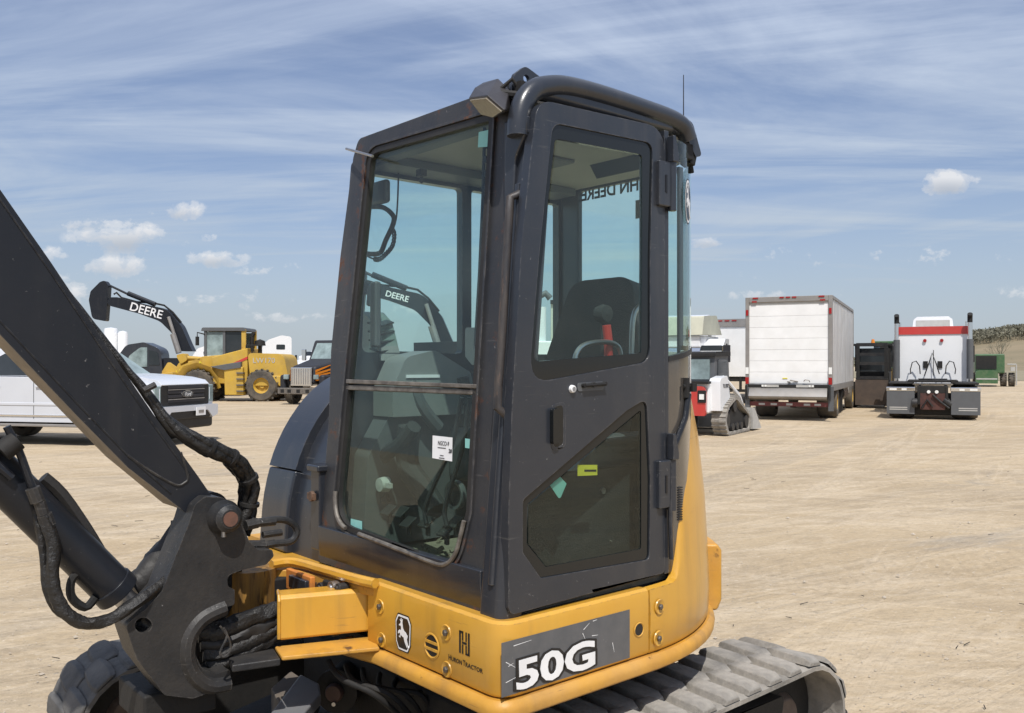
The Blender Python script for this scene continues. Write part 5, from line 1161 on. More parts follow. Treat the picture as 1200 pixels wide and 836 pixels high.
# boom arms
for yy in (-.75, .65):
    side_prism(fillet(P2([(188, 437, .1), (196, 424, .1), (206, 431), (240, 417, .2), (246, 421), (236, 433, .2), (215, 444, .3), (203, 443, .1), (192, 441, .1)])), yy, yy + .15).build('lift_arm', 'oldyellow', ld, .02)
MB().tube([(LX(205), 0, LZ(419)), (LX(232), 0, LZ(421))], .10, 10).tube([(LX(204), .0, LZ(427)), (LX(228), .0, LZ(424))], .13, 8).build('tilt_cylinder', 'oldyellow', ld)
sp2([(200, 416, .1), (210, 414, .1), (214, 422, .1), (206, 427, .1)], -.2, .3).build('tilt_link', 'oldyellow', ld, .03)
fpts = [(LX(216), LZ(442)), (LX(222), LZ(434)), (LX(235), LZ(430)), (LX(248), LZ(434)), (LX(256), LZ(444)), (LX(259), LZ(455))]
MB().tube([(x, 1.15, z) for x, z in fpts], .28, 6, flat=.16).build('front_fender', 'oldyellow', ld)
sp2([(180, 440), (206, 436), (212, 452), (190, 462)], -1.35, 1.35).build('bucket', 'oldyellow', ld, .04)
sp2([(252, 448), (300, 448), (296, 462), (256, 462)], -.5, .5).build('articulated_frame', 'dark', ld, .04)
MB().cyl((LX(293), .6, LZ(412)), (LX(293), .6, LZ(395)), .09, n=10).cyl((LX(293), .6, LZ(395)), (LX(295), .6, LZ(390)), .09, n=10).build('exhaust', 'dark', ld)
MB().cyl((LX(301), .4, LZ(415)), (LX(301), .4, LZ(404)), .09, n=10).lathe([(0, .3), (.22, .22), (.26, 0), (0, 0)], (LX(301), .4, LZ(405)), (0, 0, 1), 14).build('air_intake', 'dark', ld)
for x in (290, 297, 308): MB().cyl((LX(x), 1.1, LZ(432)), (LX(x), 1.1, LZ(405)), .03, n=6).build('handrail', 'dark', ld)
MB().tube([(LX(290), 1.1, LZ(405)), (LX(308), 1.1, LZ(405))], .03, 6).build('handrail', 'dark', ld)
MB().tube([(LX(240), .9, LZ(392)), (LX(233), 1.1, LZ(390)), (LX(233), 1.1, LZ(397))], .03, 6).box((LX(233), 1.1, LZ(400)), (.10, .2, .4)).build('mirror', 'dark', ld)
text('NEW HOLLAND', .36, 'yellowlabel', ld, (LX(219), .815, LZ(433)), (-.93, 0, .37), (.37, 0, .93), .004)
text('LW170', .34, 'lightplastic', ld, (LX(311), 1.16, LZ(423)), (-1, 0, 0), (0, 0, 1), .004)
for yy, s_ in ((1.0, 1), (-1.0, -1)):
    wheel(ld, LX(308.5), yy, .72, .55, s_, 'oldyellow', .5, tread=18)
    wheel(ld, LX(234), yy, .72, .55, s_, 'oldyellow', .5, tread=18)

# ---------------------------------------------------------------- large crawler excavators beyond
def big_excavator(ox, D, label, scale=1.0, withcab=True, tk=1.0, sh=0):
    e = thing('crawler_excavator', label, 'excavator', (ox, D, 0), 0, 'crawler excavators behind the yard machines')
    k = 48 / FPX
    def q(L): return [((a - 180) * k * scale, (CAM_H * 0 + 1.65 + (HZ - b) * k) * scale) + tuple(r) for a, b, *r in L]
    def sp_(L, y0, y1): return side_prism(fillet(q(L)), y0, y1)
    sp_([(131, 349, .2), (140, 349), (170, 357, .6), (198, 363, 1.0), (215, 383, .8), (224, 404, .2), (228, 412), (214, 412, .2), (204, 391, .8), (190, 377, 1.0), (165, 368), (133, 359.5, .2), (128, 356, .2)], -.3, .3).build('boom', 'boom', e, .03)
    sp_([(a + sh, b + sh * .4) + tuple(r) for a, b, *r in [(119, 331, .2), (125, 329, .2), (129, 336, .3), (128, 352), (126, 377, .1), (110, 374, .3), (106, 352, .4), (108, 342, .3)]], -.2, .2).build('stick', 'boom', e, .02)
    MB().cyl(*[(a, 0, b) for a, b in q([(129, 335), (152, 346)])], .06 * scale, n=8).cyl(*[(a, 0, b) for a, b in q([(150, 344), (182, 357)])], .13 * scale, n=10).build('stick_cylinder', 'boom', e)
    MB().cyl(*[(a, -.42, b) for a, b in q([(201, 372), (210, 400)])], .09 * scale, n=8).cyl(*[(a, -.42, b) for a, b in q([(206, 392), (213, 414)])], .16 * scale, n=8).build('boom_cylinder', 'alutrim', e)
    hs = q([(133, 345), (136, 343), (142, 349), (160, 354), (178, 355), (192, 358), (202, 366), (212, 378)])
    MB().tube([(a, .05, b) for a, b in hs], .05 * scale, 6).build('boom_hoses', 'dark', e)
    p = q([(174, 365)])[0]
    text('DEERE', .64 * tk * scale, 'decalwhite', e, (p[0], -.305, p[1]), (.962, 0, -.27), (.27, 0, .962), .004, bold=.006, name='boom_lettering')
    if withcab:
        sp_([(150, 440), (151, 420, .3), (162, 405, .5), (182, 402, .4), (201, 410, .5), (204, 440)], -1.5, -.4).build('cab', 'cab', e, .08)
        sp_([(164, 430), (165, 418, .3), (178, 408, .3), (186, 408), (186, 430)], -1.53, -1.50).build('cab_window', 'vglasslight', e)
        sp_([(188, 428), (188, 411), (198, 413, .2), (200, 428)], -1.53, -1.50).build('cab_window', 'vglass', e)
        sp_([(204, 420), (285, 420, .3), (287, 436), (204, 436)], -1.45, 1.45).build('engine_house', 'boom', e, .1)
    else:
        sp_([(192, 408), (262, 406, .3), (264, 436), (192, 436)], -1.45, 1.45).build('engine_house', 'boom', e, .1)
    sp_([(165, 434), (235, 434), (240, 452), (160, 452)], -1.0, 1.0).build('undercarriage', 'dark', e, .05)
    for yy in (-1.5, .9): sp_([(150, 462, .5), (150, 447, .5), (250, 447, .5), (250, 462, .5)], yy, yy + .6).build('crawler_track', 'dark', e, .03)
    return e
big_excavator(bgx(180, 48), 48, 'dark crawler excavator with DEERE on its raised boom, left of the yellow wheel loader')
k2 = 48 / 58
big_excavator(bgx(474, 38), 38, 'dark crawler excavator with DEERE boom seen through the cab windscreen', 1.0, False, .56, 16)

# ---------------------------------------------------------------- conventional highway tractors
def sleeper_tractor(ox, D, rz, label, body='white', group=None, high=True, fairing=True, stacks=True, sc=1.0):
    """x forward; 6.8 m long"""
    e = thing('semi_tractor', label, 'semi truck', (ox, D, 0), rz, group)
    def sp_(L, y0, y1): return side_prism(fillet([(a * sc, b * sc) + tuple(r) for a, b, *r in L]), y0 * sc, y1 * sc)
    top = 3.75 if high else 2.9
    sp_([(-.2, .9), (-.2, top - .1, .2), (.5, top, .4), (1.5, top - .35, .8), (2.1, 2.35, .2), (2.15, .9)], -1.2, 1.2).build('sleeper_cab', body, e, .12, 3)
    sp_([(2.0, .75), (2.0, 2.15, .3), (3.4, 1.85, .5), (3.75, 1.5, .3), (3.85, .6, .2), (3.5, .55), (2.3, .7)], -.95, .95).build('hood', body, e, .12, 3)
    for sy in (-1, 1):
        y0, y1 = (sy * 1.195, sy * 1.215) if sy > 0 else (sy * 1.215, sy * 1.195)
        sp_([(1.35, 1.75, .1), (1.35, 2.45, .1), (1.95, 2.35, .15), (2.05, 1.75, .1)], y0, y1).build('side_window', 'vglass', e)
        for z in (1.95, 2.75) if high else (1.95,): sp_([(.25, z, .08), (.25, z + .35, .08), (.85, z + .35, .08), (.85, z, .08)], y0, y1).build('sleeper_window', 'vglass', e)
        MB().cyl((0 * sc, sy * .9 * sc, .9 * sc), (0, sy * .9 * sc, .45), .3, n=4)
        MB().box((2.2 * sc, sy * 1.42 * sc, 2.2 * sc), (.1, .2, .55)).build('mirror', 'dark', e, .03)
        MB().cyl((.3 * sc, sy * .95 * sc, .75 * sc), (1.7 * sc, sy * .95 * sc, .75 * sc), .3 * sc, n=18).build('fuel_tank', 'chrome', e)
        for x in (3.0, -1.2, -2.5): wheel(e, x * sc, sy * 1.0 * sc, .5 * sc, .3 * sc if x > 0 else .55 * sc, sy, 'alutrim')
    vs = [(2.16, -1.05, 1.85), (2.16, 1.05, 1.85), (1.78, .95, 2.75), (1.78, -.95, 2.75)]
    MB().add([(a * sc, b * sc, c * sc) for a, b, c in vs] + [((a - .1) * sc, b * sc, c * sc) for a, b, c in vs], [(0, 1, 2, 3), (4, 5, 6, 7), (0, 1, 5, 4), (1, 2, 6, 5), (2, 3, 7, 6), (3, 0, 4, 7)]).build('windscreen', 'vglass', e)
    MB().b2((3.82 * sc, -.5 * sc, .8 * sc), (3.9 * sc, .5 * sc, 1.6 * sc)).build('grille', 'chrome', e, .02)
    MB().b2((3.7 * sc, -1.15 * sc, .4 * sc), (3.98 * sc, 1.15 * sc, .75 * sc)).build('bumper', 'chrome', e, .05)
    MB().b2((-3.1 * sc, -.45 * sc, .7 * sc), (3.2 * sc, .45 * sc, 1.0 * sc)).build('chassis_rail', 'dark', e)
    return e
G2 = 'white highway tractors at the back of the yard'
sleeper_tractor(bgx(338, 64), 64, R(195), 'white aero sleeper tractor with two small side windows, seen behind the loader hood', group=G2)
sleeper_tractor(bgx(296, 98), 98, R(188), 'white tractor mostly hidden behind the yellow loader cab and exhaust', group=G2)
sleeper_tractor(bgx(372, 70), 74, R(235), 'white tractor with sloped hood just behind the black flame painted truck', group=G2, high=False)
sleeper_tractor(bgx(158, 92), 92, R(10), 'white tractor roof showing over the dark rounded excavator cab', group=G2)
sleeper_tractor(bgx(248, 96), 96, R(200), 'white tractor seen through and left of the loader cab', group=G2)
# white storage tanks
for i, (px, h, lab) in enumerate(((130, 385, 'taller white cylindrical tank beside the boom'), (144, 389, 'shorter white cylindrical tank right of the taller tank'))):
    t = MB().lathe([(0, 0), (.62 if i == 0 else .45, 0), (.62 if i == 0 else .45, bgz(h, 85) - .2), (.55 if i == 0 else .38, bgz(h, 85)), (0, bgz(h, 85) + .1)], (0, 0, 0), (0, 0, 1), 28).build('storage_tank', 'white')
    t.location = (bgx(px, 85), 85, 0); tag(t, lab, 'tank', 'white tanks behind the pickup')
# ---------------------------------------------------------------- black truck with flames
D = 36.5
ft = thing('flame_painted_truck', 'black conventional truck with orange flame hood sides and chrome grille, nose towards camera', 'truck', (bgx(388, D), D + 3.4, 0), R(-113))
def fsp(L, y0, y1): return side_prism(fillet(L), y0, y1)
fsp([(-.3, .9), (-.3, 2.75, .25), (.9, 2.75, .2), (1.35, 1.85, .1), (1.4, .9)], -1.05, 1.05).build('cab', 'ink', ft, .08, 3)
hd = MB(); 
hd.add([(1.3, -1.0, .9), (1.3, 1.0, .9), (3.3, .62, .85), (3.3, -.62, .85), (1.3, -.98, 1.95), (1.3, .98, 1.95), (3.2, .60, 1.60), (3.2, -.60, 1.60)], [(0, 1, 2, 3), (4, 5, 6, 7), (0, 1, 5, 4), (1, 2, 6, 5), (2, 3, 7, 6), (3, 0, 4, 7)])
hd.build('hood', 'ink', ft, .12, 3)
for sy in (-1, 1):
    fl = MB()
    for k, (u0, v0, u1, v1) in enumerate(((.0, .30, .75, .55), (.0, .45, .95, .75), (.0, .12, .55, .28), (.0, .62, .6, .92))):
        pts4 = []
        for (u, v) in ((u0, v0), (u0, v0 + .16), (u1 * .6, v1 * .9 + .05), (u1, v1)):
            x = 3.25 - 1.9 * u; y = sy * (.62 + .37 * u + .02); z = .9 + (.70 + .35 * u) * v; pts4.append((x, y, z))
        fl.add(pts4, [(0, 1, 2, 3)])
    fl.build('flame_decal', 'orange', ft, recalc=False)
    MB().b2((2.0, sy * .98 - .14, .55), (3.35, sy * .98 + .14, 1.25)).build('front_fender', 'ink', ft, .12, 3)
    MB().b2((3.30, sy * .75 - .12, 1.05), (3.40, sy * .75 + .12, 1.25)).build('headlamp', 'vglasslight', ft, .03)
    MB().box((1.3, sy * 1.35, 2.1), (.1, .2, .5)).build('mirror', 'chrome', ft, .02)
    wheel(ft, 2.6, sy * .95, .5, .3, sy, 'alutrim'); wheel(ft, -2.4, sy * .95, .5, .5, sy, 'alutrim')
MB().b2((3.28, -.52, .78), (3.36, .52, 1.55)).build('grille', 'chrome', ft, .02)
for i in range(9): MB().b2((3.355, -.47 + i * .115, .84), (3.375, -.44 + i * .115, 1.5)).build('grille_bar', 'alutrim', ft)
MB().b2((3.30, -1.05, .44), (3.55, 1.05, .70)).build('bumper', 'trim', ft, .03)
for y in (-.8, -.45, .0, .45, .8): MB().b2((3.55, y - .09, .50), (3.555, y + .09, .64)).build('bumper_hole', 'dark', ft)
MB().add([(1.36, -.95, 1.92), (1.36, .95, 1.92), (.98, .88, 2.62), (.98, -.88, 2.62)] + [(1.30, -.95, 1.92), (1.30, .95, 1.92), (.92, .88, 2.62), (.92, -.88, 2.62)], [(0, 1, 2, 3), (4, 5, 6, 7), (0, 1, 5, 4), (1, 2, 6, 5), (2, 3, 7, 6), (3, 0, 4, 7)]).build('windscreen', 'vglasslight', ft)
MB().b2((-4.2, -.5, .7), (1.3, .5, 1.0)).b2((-4.4, -1.2, 1.0), (-.6, 1.2, 2.3)).build('dump_body', 'dark', ft, .04)

# ---------------------------------------------------------------- right side: box truck
def corner_world(px, d): return Vector((bgx(px, d), d, 0))
bt = thing('box_truck', 'white box truck seen from behind with grey liftgate and red lights along the roof', 'box truck', (bgx(924, 26.4), 26.45, 0), R(64.7))
# x forward from the rear face, y left
BL, BW, BT_, BB = 7.7, 1.25, 3.70, .98
bx = MB()
MB().b2((0.05, -BW + .02, BB), (BL, BW - .02, BT_ - .03)).build('cargo_box', 'alu', bt, .01)
for (a, b) in (((0, -BW, BB - .1), (.12, -BW + .11, BT_)), ((0, BW - .11, BB - .1), (.12, BW, BT_)), ((0, -BW + .11, BT_ - .16), (.12, BW - .11, BT_)),
               ((.12, -BW - .01, BT_ - .10), (BL, -BW + .05, BT_)), ((.12, BW - .05, BT_ - .10), (BL, BW + .01, BT_)), ((.12, -BW - .01, BB - .10), (BL, -BW + .06, BB + .10)), ((.12, BW - .06, BB - .1), (BL, BW + .01, BB + .1)), ((BL - .08, -BW - .012, BB + .1), (BL + .02, -BW + .06, BT_ - .1))):
    MB().b2(a, b).build('frame_rail', 'alutrim', bt, .012)
MB().b2((.04, -BW + .11, BT_ - .24), (.10, BW - .11, BT_ - .16)).build('door_header', 'lightplastic', bt)
for i in range(7):
    z0 = 1.10 + i * .336; MB().b2((.045, -BW + .11, z0 + .004), (.085, BW - .11, z0 + .332)).build('door_slat', 'whitedoor', bt, .006)
for i in range(15):
    x = .5 + i * .5; MB().b2((x - .02, -BW + .005, BB + .1), (x + .02, -BW + .024, BT_ - .1)).build('side_rib', 'alu', bt, .004)
for y, z, w in ((-.95, BT_ - .02, .16), (.95, BT_ - .02, .16), (-.18, BT_ - .02, .12), (0.0, BT_ - .02, .12), (.18, BT_ - .02, .12), (-.98, BT_ - .13, .14), (.98, BT_ - .13, .14)):
    MB().b2((-.02, y - w / 2, z - .03), (.0, y + w / 2, z + .012)).build('marker_light', 'redlens', bt)
for sy in (-1, 1):
    y = sy * (BW - .055)
    MB().b2((-.02, y - .035, 3.15), (.0, y + .035, 3.32)).build('marker_light', 'redlens', bt)
    MB().b2((-.02, y - .045, 1.38), (.0, y + .045, 1.58)).build('reverse_light', 'reflector', bt)
    MB().b2((-.02, y - .05, 1.08), (.0, y + .05, 1.28)).build('tail_light', 'redlens', bt)
    MB().b2((-.10, y - .09, .30), (.10, y + .05, 1.02)).build('liftgate_post', 'greyplastic', bt, .01)
    MB().b2((-.22, y - .02, .62), (-.08, y + .02, 1.05)).build('liftgate_arm', 'dark', bt)
MB().cyl((.04, -.28, 1.16), (-.03, -.06, 1.20), .02, n=8).cyl((.03, -.05, 1.13), (-.03, .0, 1.15), .03, n=8).tube([(.0, -.45, 1.17), (-.03, -.5, 1.22), (-.03, -.6, 1.20), (0, -.62, 1.15)], .015, 6).build('door_latch', 'alutrim', bt)
MB().b2((.03, .02, 1.24), (.044, .16, 1.27)).build('door_sticker', 'yellowlabel', bt)
MB().b2((-.10, -1.16, .98), (.05, 1.16, 1.07)).build('rear_sill', 'dark', bt)
MB().b2((-.115, -.75, .99), (-.10, -.25, 1.06)).b2((-.115, .25, .99), (-.10, .75, 1.06)).build('sill_plate', 'lightplastic', bt)
for y in (-.63, .63, -.72, .72): MB().cyl((-.115, y, 1.03), (-.125, y, 1.03), .03, n=10).build('sill_lamp', 'reflector', bt)
MB().prism([[(-.10, .93), (-.10, .97), (.03, .97), (.05, .60), (-.20, .66), (-.24, .72)]], (0, 1.12, 0), (1, 0, 0), (0, 0, 1), 2.24).build('liftgate_platform', 'alutrim', bt, .01)
MB().b2((-.06, -1.18, .42), (.04, 1.18, .55)).build('under_ride_bar', material('dull_red_bar', (.16, .035, .03), .6, 0, (.09, .03, .03), 6, .7), bt)
for y in (-.85, -.55, -.05, .4, .75): MB().b2((-.07, y - .09, .45), (-.058, y + .09, .51)).build('reflective_strip', 'lightplastic', bt)
MB().b2((.2, -.5, .62), (10.2, .5, .95)).build('chassis_rail', 'dark', bt)
for sy in (-1, 1):
    wheel(bt, 2.0, sy * .93, .50, .58, sy, 'oldyellow', .55)
    wheel(bt, 8.7, sy * 1.02, .50, .28, sy, 'oldyellow', .55)
MB().cyl((4.0, -.95, .72), (5.6, -.95, .72), .30, n=20).build('fuel_tank', 'chrome', bt)
fsp([(7.9, .8), (7.9, 2.7, .3), (9.0, 2.6, .3), (9.4, 1.8, .15), (10.5, 1.55, .3), (10.6, .6, .1), (8.2, .6)], -1.05, 1.05).build('truck_cab', 'white', bt, .1, 3)
MB().b2((3.4, -1.24, .15), (3.42, -.7, .9)).build('mud_flap', 'dark', bt)

# ---------------------------------------------------------------- semi tractor seen from behind
D = 26.8
sm = thing('semi_tractor', 'white semi tractor with red roof band and twin chrome stacks, seen from behind', 'semi truck', (bgx(1093, D), D, 0), R(64.6))
# x forward from the mud flaps
MB().b2((3.2, -1.10, 1.0), (5.6, 1.10, 2.72)).build('sleeper', 'white', sm, .06, 3)
MB().prism([fillet([(-1.13, 2.68), (1.13, 2.68), (1.13, 2.84, .08), (1.06, 2.94, .06), (-1.06, 2.94, .06), (-1.13, 2.84, .08)])], (3.17, 0, 0), (0, 1, 0), (0, 0, 1), .35).build('roof_band', 'red', sm, .02)
MB().prism([fillet([(-.66, 2.90), (.66, 2.90), (.62, 3.26, .08), (.50, 3.36, .06), (-.50, 3.36, .06), (-.62, 3.26, .08)])], (5.0, 0, 0), (0, 1, 0), (0, 0, 1), 1.2).build('roof_fairing', 'white', sm, .03)
MB().b2((4.985, -.54, 3.00), (4.998, .54, 3.23)).build('fairing_opening', 'lightplastic', sm)
MB().b2((5.6, -1.0, 1.0), (7.0, 1.0, 2.75)).build('day_cab', 'white', sm, .1); MB().b2((7.0, -.7, .8), (8.6, .7, 1.9)).build('hood', 'white', sm, .1)
for y in (-.24, .27): MB().cyl((3.18, -y, 2.47), (3.14, -y, 2.47), .055, n=14).build('cab_marker', 'redlens', sm)
for y in (-.22, .22): MB().b2((3.165, y - .07, 1.55), (3.20, y + .07, 1.78)).build('rear_vent', 'dark', sm)
for sy in (-1, 1):
    MB().cyl((3.0, sy * 1.10, 1.05), (3.0, sy * 1.10, 3.10), .075, n=16).build('exhaust_stack', 'chrome', sm)
    MB().cyl((3.0, sy * 1.10, 1.2), (3.0, sy * 1.10, 2.5), .10, n=16).build('stack_guard', 'greyplastic', sm)
    MB().tube([(3.0, sy * 1.10, 3.05), (2.99, sy * 1.10, 3.22), (2.90, sy * 1.10, 3.32)], .08, 12).build('stack_tip', 'dark', sm)
    MB().cyl((3.3, sy * 1.02, 1.1), (3.3, sy * 1.02, 3.1), .05, n=10).build('intake_pipe', 'chrome', sm)
    # wire loops and pogo
    MB().tube([(3.0, sy * .38, 1.35), (3.0, sy * .40, 1.62), (3.0, sy * .50, 1.78), (3.0, sy * .62, 1.74), (3.0, sy * .68, 1.5), (3.0, sy * .66, 1.35)], .018, 6).build('hose_hoop', 'dark', sm)
    MB().b2((.0, sy * .50 - .0, .16), (.03, sy * 1.28, .86)).build('mud_flap', 'greyplastic', sm)
    MB().b2((-.01, sy * .48, .86), (.12, sy * 1.30, .98)).build('flap_hanger', 'chrome' , sm, .02)
    MB().b2((-.02, sy * .72, .885), (-.012, sy * .86, .94)).b2((-.02, sy * 1.0, .885), (-.012, sy * 1.2, .94)).build('reflective_strip', 'reflector', sm)
    MB().b2((-.005, sy * .70, .28), (.0, sy * 1.2, .31)).b2((-.005, sy * .70, .34), (.0, sy * 1.2, .37)).build('flap_lettering', 'lightplastic', sm)
    for x in (.75, 2.1): wheel(sm, x, sy * .88, .52, .70, sy, 'alutrim')
    wheel(sm, 7.6, sy * 1.0, .52, .3, sy, 'alutrim')
    MB().b2((.2, sy * .55, 1.06), (2.6, sy * 1.25, 1.12)).build('tandem_fender', 'dark', sm, .02)
    MB().b2((5.7, sy * 1.16, 1.75), (5.8, sy * 1.34, 2.35)).build('mirror', 'dark', sm, .02)
    MB().cyl((.02, sy * .11, .84), (-.02, sy * .11, .84), .05, n=12).build('rear_lamp', 'reflector', sm)
MB().tube([(3.1, -.02, 1.3), (3.08, -.02, 2.15)], .012, 6).tube([(3.05, .25, 1.3), (3.02, .12, 1.7), (3.05, .02, 2.05), (3.05, -.1, 1.7), (3.05, -.2, 1.35)], .02, 6).build('air_line', 'dark', sm)
MB().b2((.0, -.42, .45), (3.2, -.34, 1.0)).b2((.0, .34, .45), (3.2, .42, 1.0)).b2((.02, -.42, .80), (.12, .42, 1.02)).build('chassis_rail', 'dark', sm, .01)
MB().b2((.25, -.70, .12), (.5, .70, .80)).build('drive_axle', 'dark', sm, .05)
MB().b2((.02, -.34, .30), (.10, .34, .80)).build('rear_crossmember', material('rusty_brown_frame', (.10, .035, .025), .75, 0, (.03, .02, .02), 6, .8), sm)
MB().cyl((.0, .42, .5), (.0, .56, .5), .14, n=14).cyl((.1, -.5, .45), (.1, -.3, .6), .12, n=14).tube([(.0, -.45, .35), (-.02, -.2, .55), (-.02, 0, .75)], .03, 6).tube([(.0, .3, .35), (-.02, .15, .6), (-.02, 0.0, .4)], .03, 6).build('suspension_parts', 'cast', sm)
MB().prism([fillet([(-.45, 0, .1), (.1, -.42, .1), (.45, -.40, .1), (.45, .40, .1), (.1, .42, .1)])], (1.4, 0, 1.12), (1, 0, 0), (0, 1, 0), .10).build('fifth_wheel', 'cast', sm, .03)
MB().b2((-.01, -.62, 1.10), (.4, -.5, 1.2)).b2((.3, -.7, 1.12), (2.3, .7, 1.18)).build('deck_plate', 'dark', sm)

# ---------------------------------------------------------------- compact track loader
D = 21.2
sk = thing('track_loader', 'small red and white compact track loader with rubber tracks beside the box truck', 'skid steer', (bgx(812, 20.6) + .62, 21.9, 0), R(58)); sk.scale = (.93, .93, .95)
# x forward (to the right and away)
kt = fillet([(-1.25, .35, .2), (-1.05, .72, .25), (-.35, .98, .3), (.9, .42, .2), (.85, .05, .15), (-1.0, .02, .2)], 5)
for sy in (-1, 1):
    yy = sy * .72; n = len(kt)
    mb = MB(); vs = []
    for i, p in enumerate(kt): vs += [(p[0], yy - .18, p[1]), (p[0], yy + .18, p[1])]
    cxk = (-.15, .38)
    for i, p in enumerate(kt): q = (cxk[0] + (p[0] - cxk[0]) * .90, cxk[1] + (p[1] - cxk[1]) * .85); vs += [(q[0], yy - .18, q[1]), (q[0], yy + .18, q[1])]
    o_ = 2 * n; fs = []
    for i in range(n):
        j = (i + 1) % n; fs += [(2 * i, 2 * i + 1, 2 * j + 1, 2 * j), (o_ + 2 * i, o_ + 2 * j, o_ + 2 * j + 1, o_ + 2 * i + 1), (2 * i, 2 * j, o_ + 2 * j, o_ + 2 * i), (2 * i + 1, o_ + 2 * i + 1, o_ + 2 * j + 1, 2 * j + 1)]
    tk = mb.add(vs, fs).build('rubber_track', 'rubbertrack', sk)
    lugm = None; per = [Vector((*p, 0)) for p in kt]; Ls = [0]
    for i in range(n): Ls.append(Ls[-1] + (per[(i + 1) % n] - per[i]).length)
    for c_ in range(40):
        s_ = Ls[-1] * c_ / 40
        for i in range(n):
            if Ls[i] <= s_ < Ls[i + 1]:
                f = (s_ - Ls[i]) / (Ls[i + 1] - Ls[i]); p = per[i].lerp(per[(i + 1) % n], f); t = (per[(i + 1) % n] - per[i]).normalized(); break
        if lugm is None: lo_ = MB().box((0, 0, 0), (.05, .37, .05)).build('tread_lug', 'rubbertrack', tk); lugm = lo_
        else: lo_ = lugm.copy(); C.objects.link(lo_); lo_.parent = tk
        lo_.location = (p.x, yy, p.y); lo_.rotation_euler = (0, -math.atan2(t.y, t.x), 0)
    MB().prism([fillet([(-.95, .40, .1), (-.35, .78, .2), (.7, .36, .1), (.6, .16, .1), (-.9, .16, .1)])], (0, yy + .10, 0), (1, 0, 0), (0, 0, 1), .20).build('track_frame', 'dark', sk)
    for x, z, r in ((-.95, .36, .2), (.66, .28, .18), (-.5, .18, .1), (-.15, .18, .1), (.2, .18, .1), (-.35, .70, .14)): MB().cyl((x, yy - .15, z), (x, yy + .15, z), r, n=16).build('track_roller', 'cast', sk)
    y0 = sy * .66
    MB().tube([(-1.15, y0, 1.30), (-.6, y0, 1.40), (.55, y0, .95), (1.0, y0, .50)], .10, 8, flat=.6).build('lift_arm', 'white', sk)
    MB().cyl((-.9, y0, 1.0), (.0, y0, 1.12), .05, n=10).build('lift_cylinder', 'dark', sk)
    fsp([(-1.30, .62), (-1.30, 1.40, .1), (-.75, 1.48, .1), (-.55, .95), (-.6, .62)], y0 - .14, y0 + .14).build('rear_tower', 'white', sk, .03)
MB().b2((-1.42, -.55, .55), (-.9, .55, 1.30)).build('engine_body', 'white', sk, .05)
MB().prism([fillet([(-.50, .50, .05), (.50, .50, .05), (.50, 1.22, .12), (-.50, 1.22, .12)])], (-1.46, 0, 0), (0, 1, 0), (0, 0, 1), -.10).build('tail_panel', 'red', sk, .03)
MB().b2((-1.58, -.58, 1.28), (-1.35, .58, 1.34)).build('tail_cap', 'dark', sk)
for y in (-.42, .42): MB().b2((-1.585, y - .11, .82), (-1.56, y + .11, 1.12)).build('lamp_recess', 'dark', sk, .01); MB().b2((-1.60, y - .06, .90), (-1.583, y + .06, 1.03)).build('tail_lamp', 'reflector', sk)
fsp([(-.85, 1.05), (-.75, 2.02, .1), (.25, 2.05, .1), (.45, 1.0), (.3, .6), (-.8, .6)], -.47, .47).build('cab', 'greyplastic', sk, .04)
fsp([(-.85, 1.95), (-.85, 2.06, .05), (.35, 2.10, .05), (.35, 1.98)], -.52, .52).build('cab_roof', 'dark', sk, .02)
fsp([(-.6, 1.25, .05), (-.55, 1.88, .05), (.15, 1.88, .05), (.25, 1.25, .05)], -.485, -.475).build('side_window', 'vglass', sk)
MB().b2((-.86, -.36, 1.38), (-.80, .36, 1.88)).build('rear_window', 'vglasslight', sk)
MB().prism([fillet([(1.0, .05), (1.75, .03), (1.72, .10), (1.15, .60, .1), (.95, .62)])], (0, .92, 0), (1, 0, 0), (0, 0, 1), 1.84).build('bucket', 'lightplastic', sk, .01)
text('TL12R2', .13, 'ink', sk, (-.9, -.808, 1.22), (1, 0, 0), (0, 0, 1), .003)

# ---------------------------------------------------------------- hood fairing truck, white trailer
wtk = sleeper_tractor(bgx(812, 34), 37, R(66), 'white truck with beige tent-like roof fairing behind the compact track loader')
tr_ = thing('cargo_trailer', 'white cargo trailer with grey header and red lights, left of the box truck', 'trailer', (bgx(852, 38), 38, 0), R(66))
MB().b2((0.05, -1.28, 1.15), (12, 1.28, 3.60)).build('trailer_body', 'whitedoor', tr_, .02)
MB().b2((0, -1.3, 3.30), (.1, 1.3, 3.62)).build('header', 'alutrim', tr_)
for y in (-1.1, -.3, 0, .3, 1.1): MB().b2((-.02, y - .1, 3.52), (0, y + .1, 3.57)).build('marker_light', 'redlens', tr_)
for sy in (-1, 1): MB().b2((0, sy * 1.2, 1.1), (.1, sy * 1.3, 3.4)).build('corner_post', 'alutrim', tr_); wheel(tr_, 1.6, sy * 1.0, .5, .6, sy, 'alutrim'); wheel(tr_, 2.9, sy * 1.0, .5, .6, sy, 'alutrim')
MB().b2((0, -1.2, .5), (.1, 1.2, .62)).b2((.05, -.6, .5), (.15, -.5, 1.15)).b2((.05, .5, .5), (.15, .6, 1.15)).b2((.1, -1.2, .95), (12, 1.2, 1.15)).build('under_frame', 'dark', tr_)
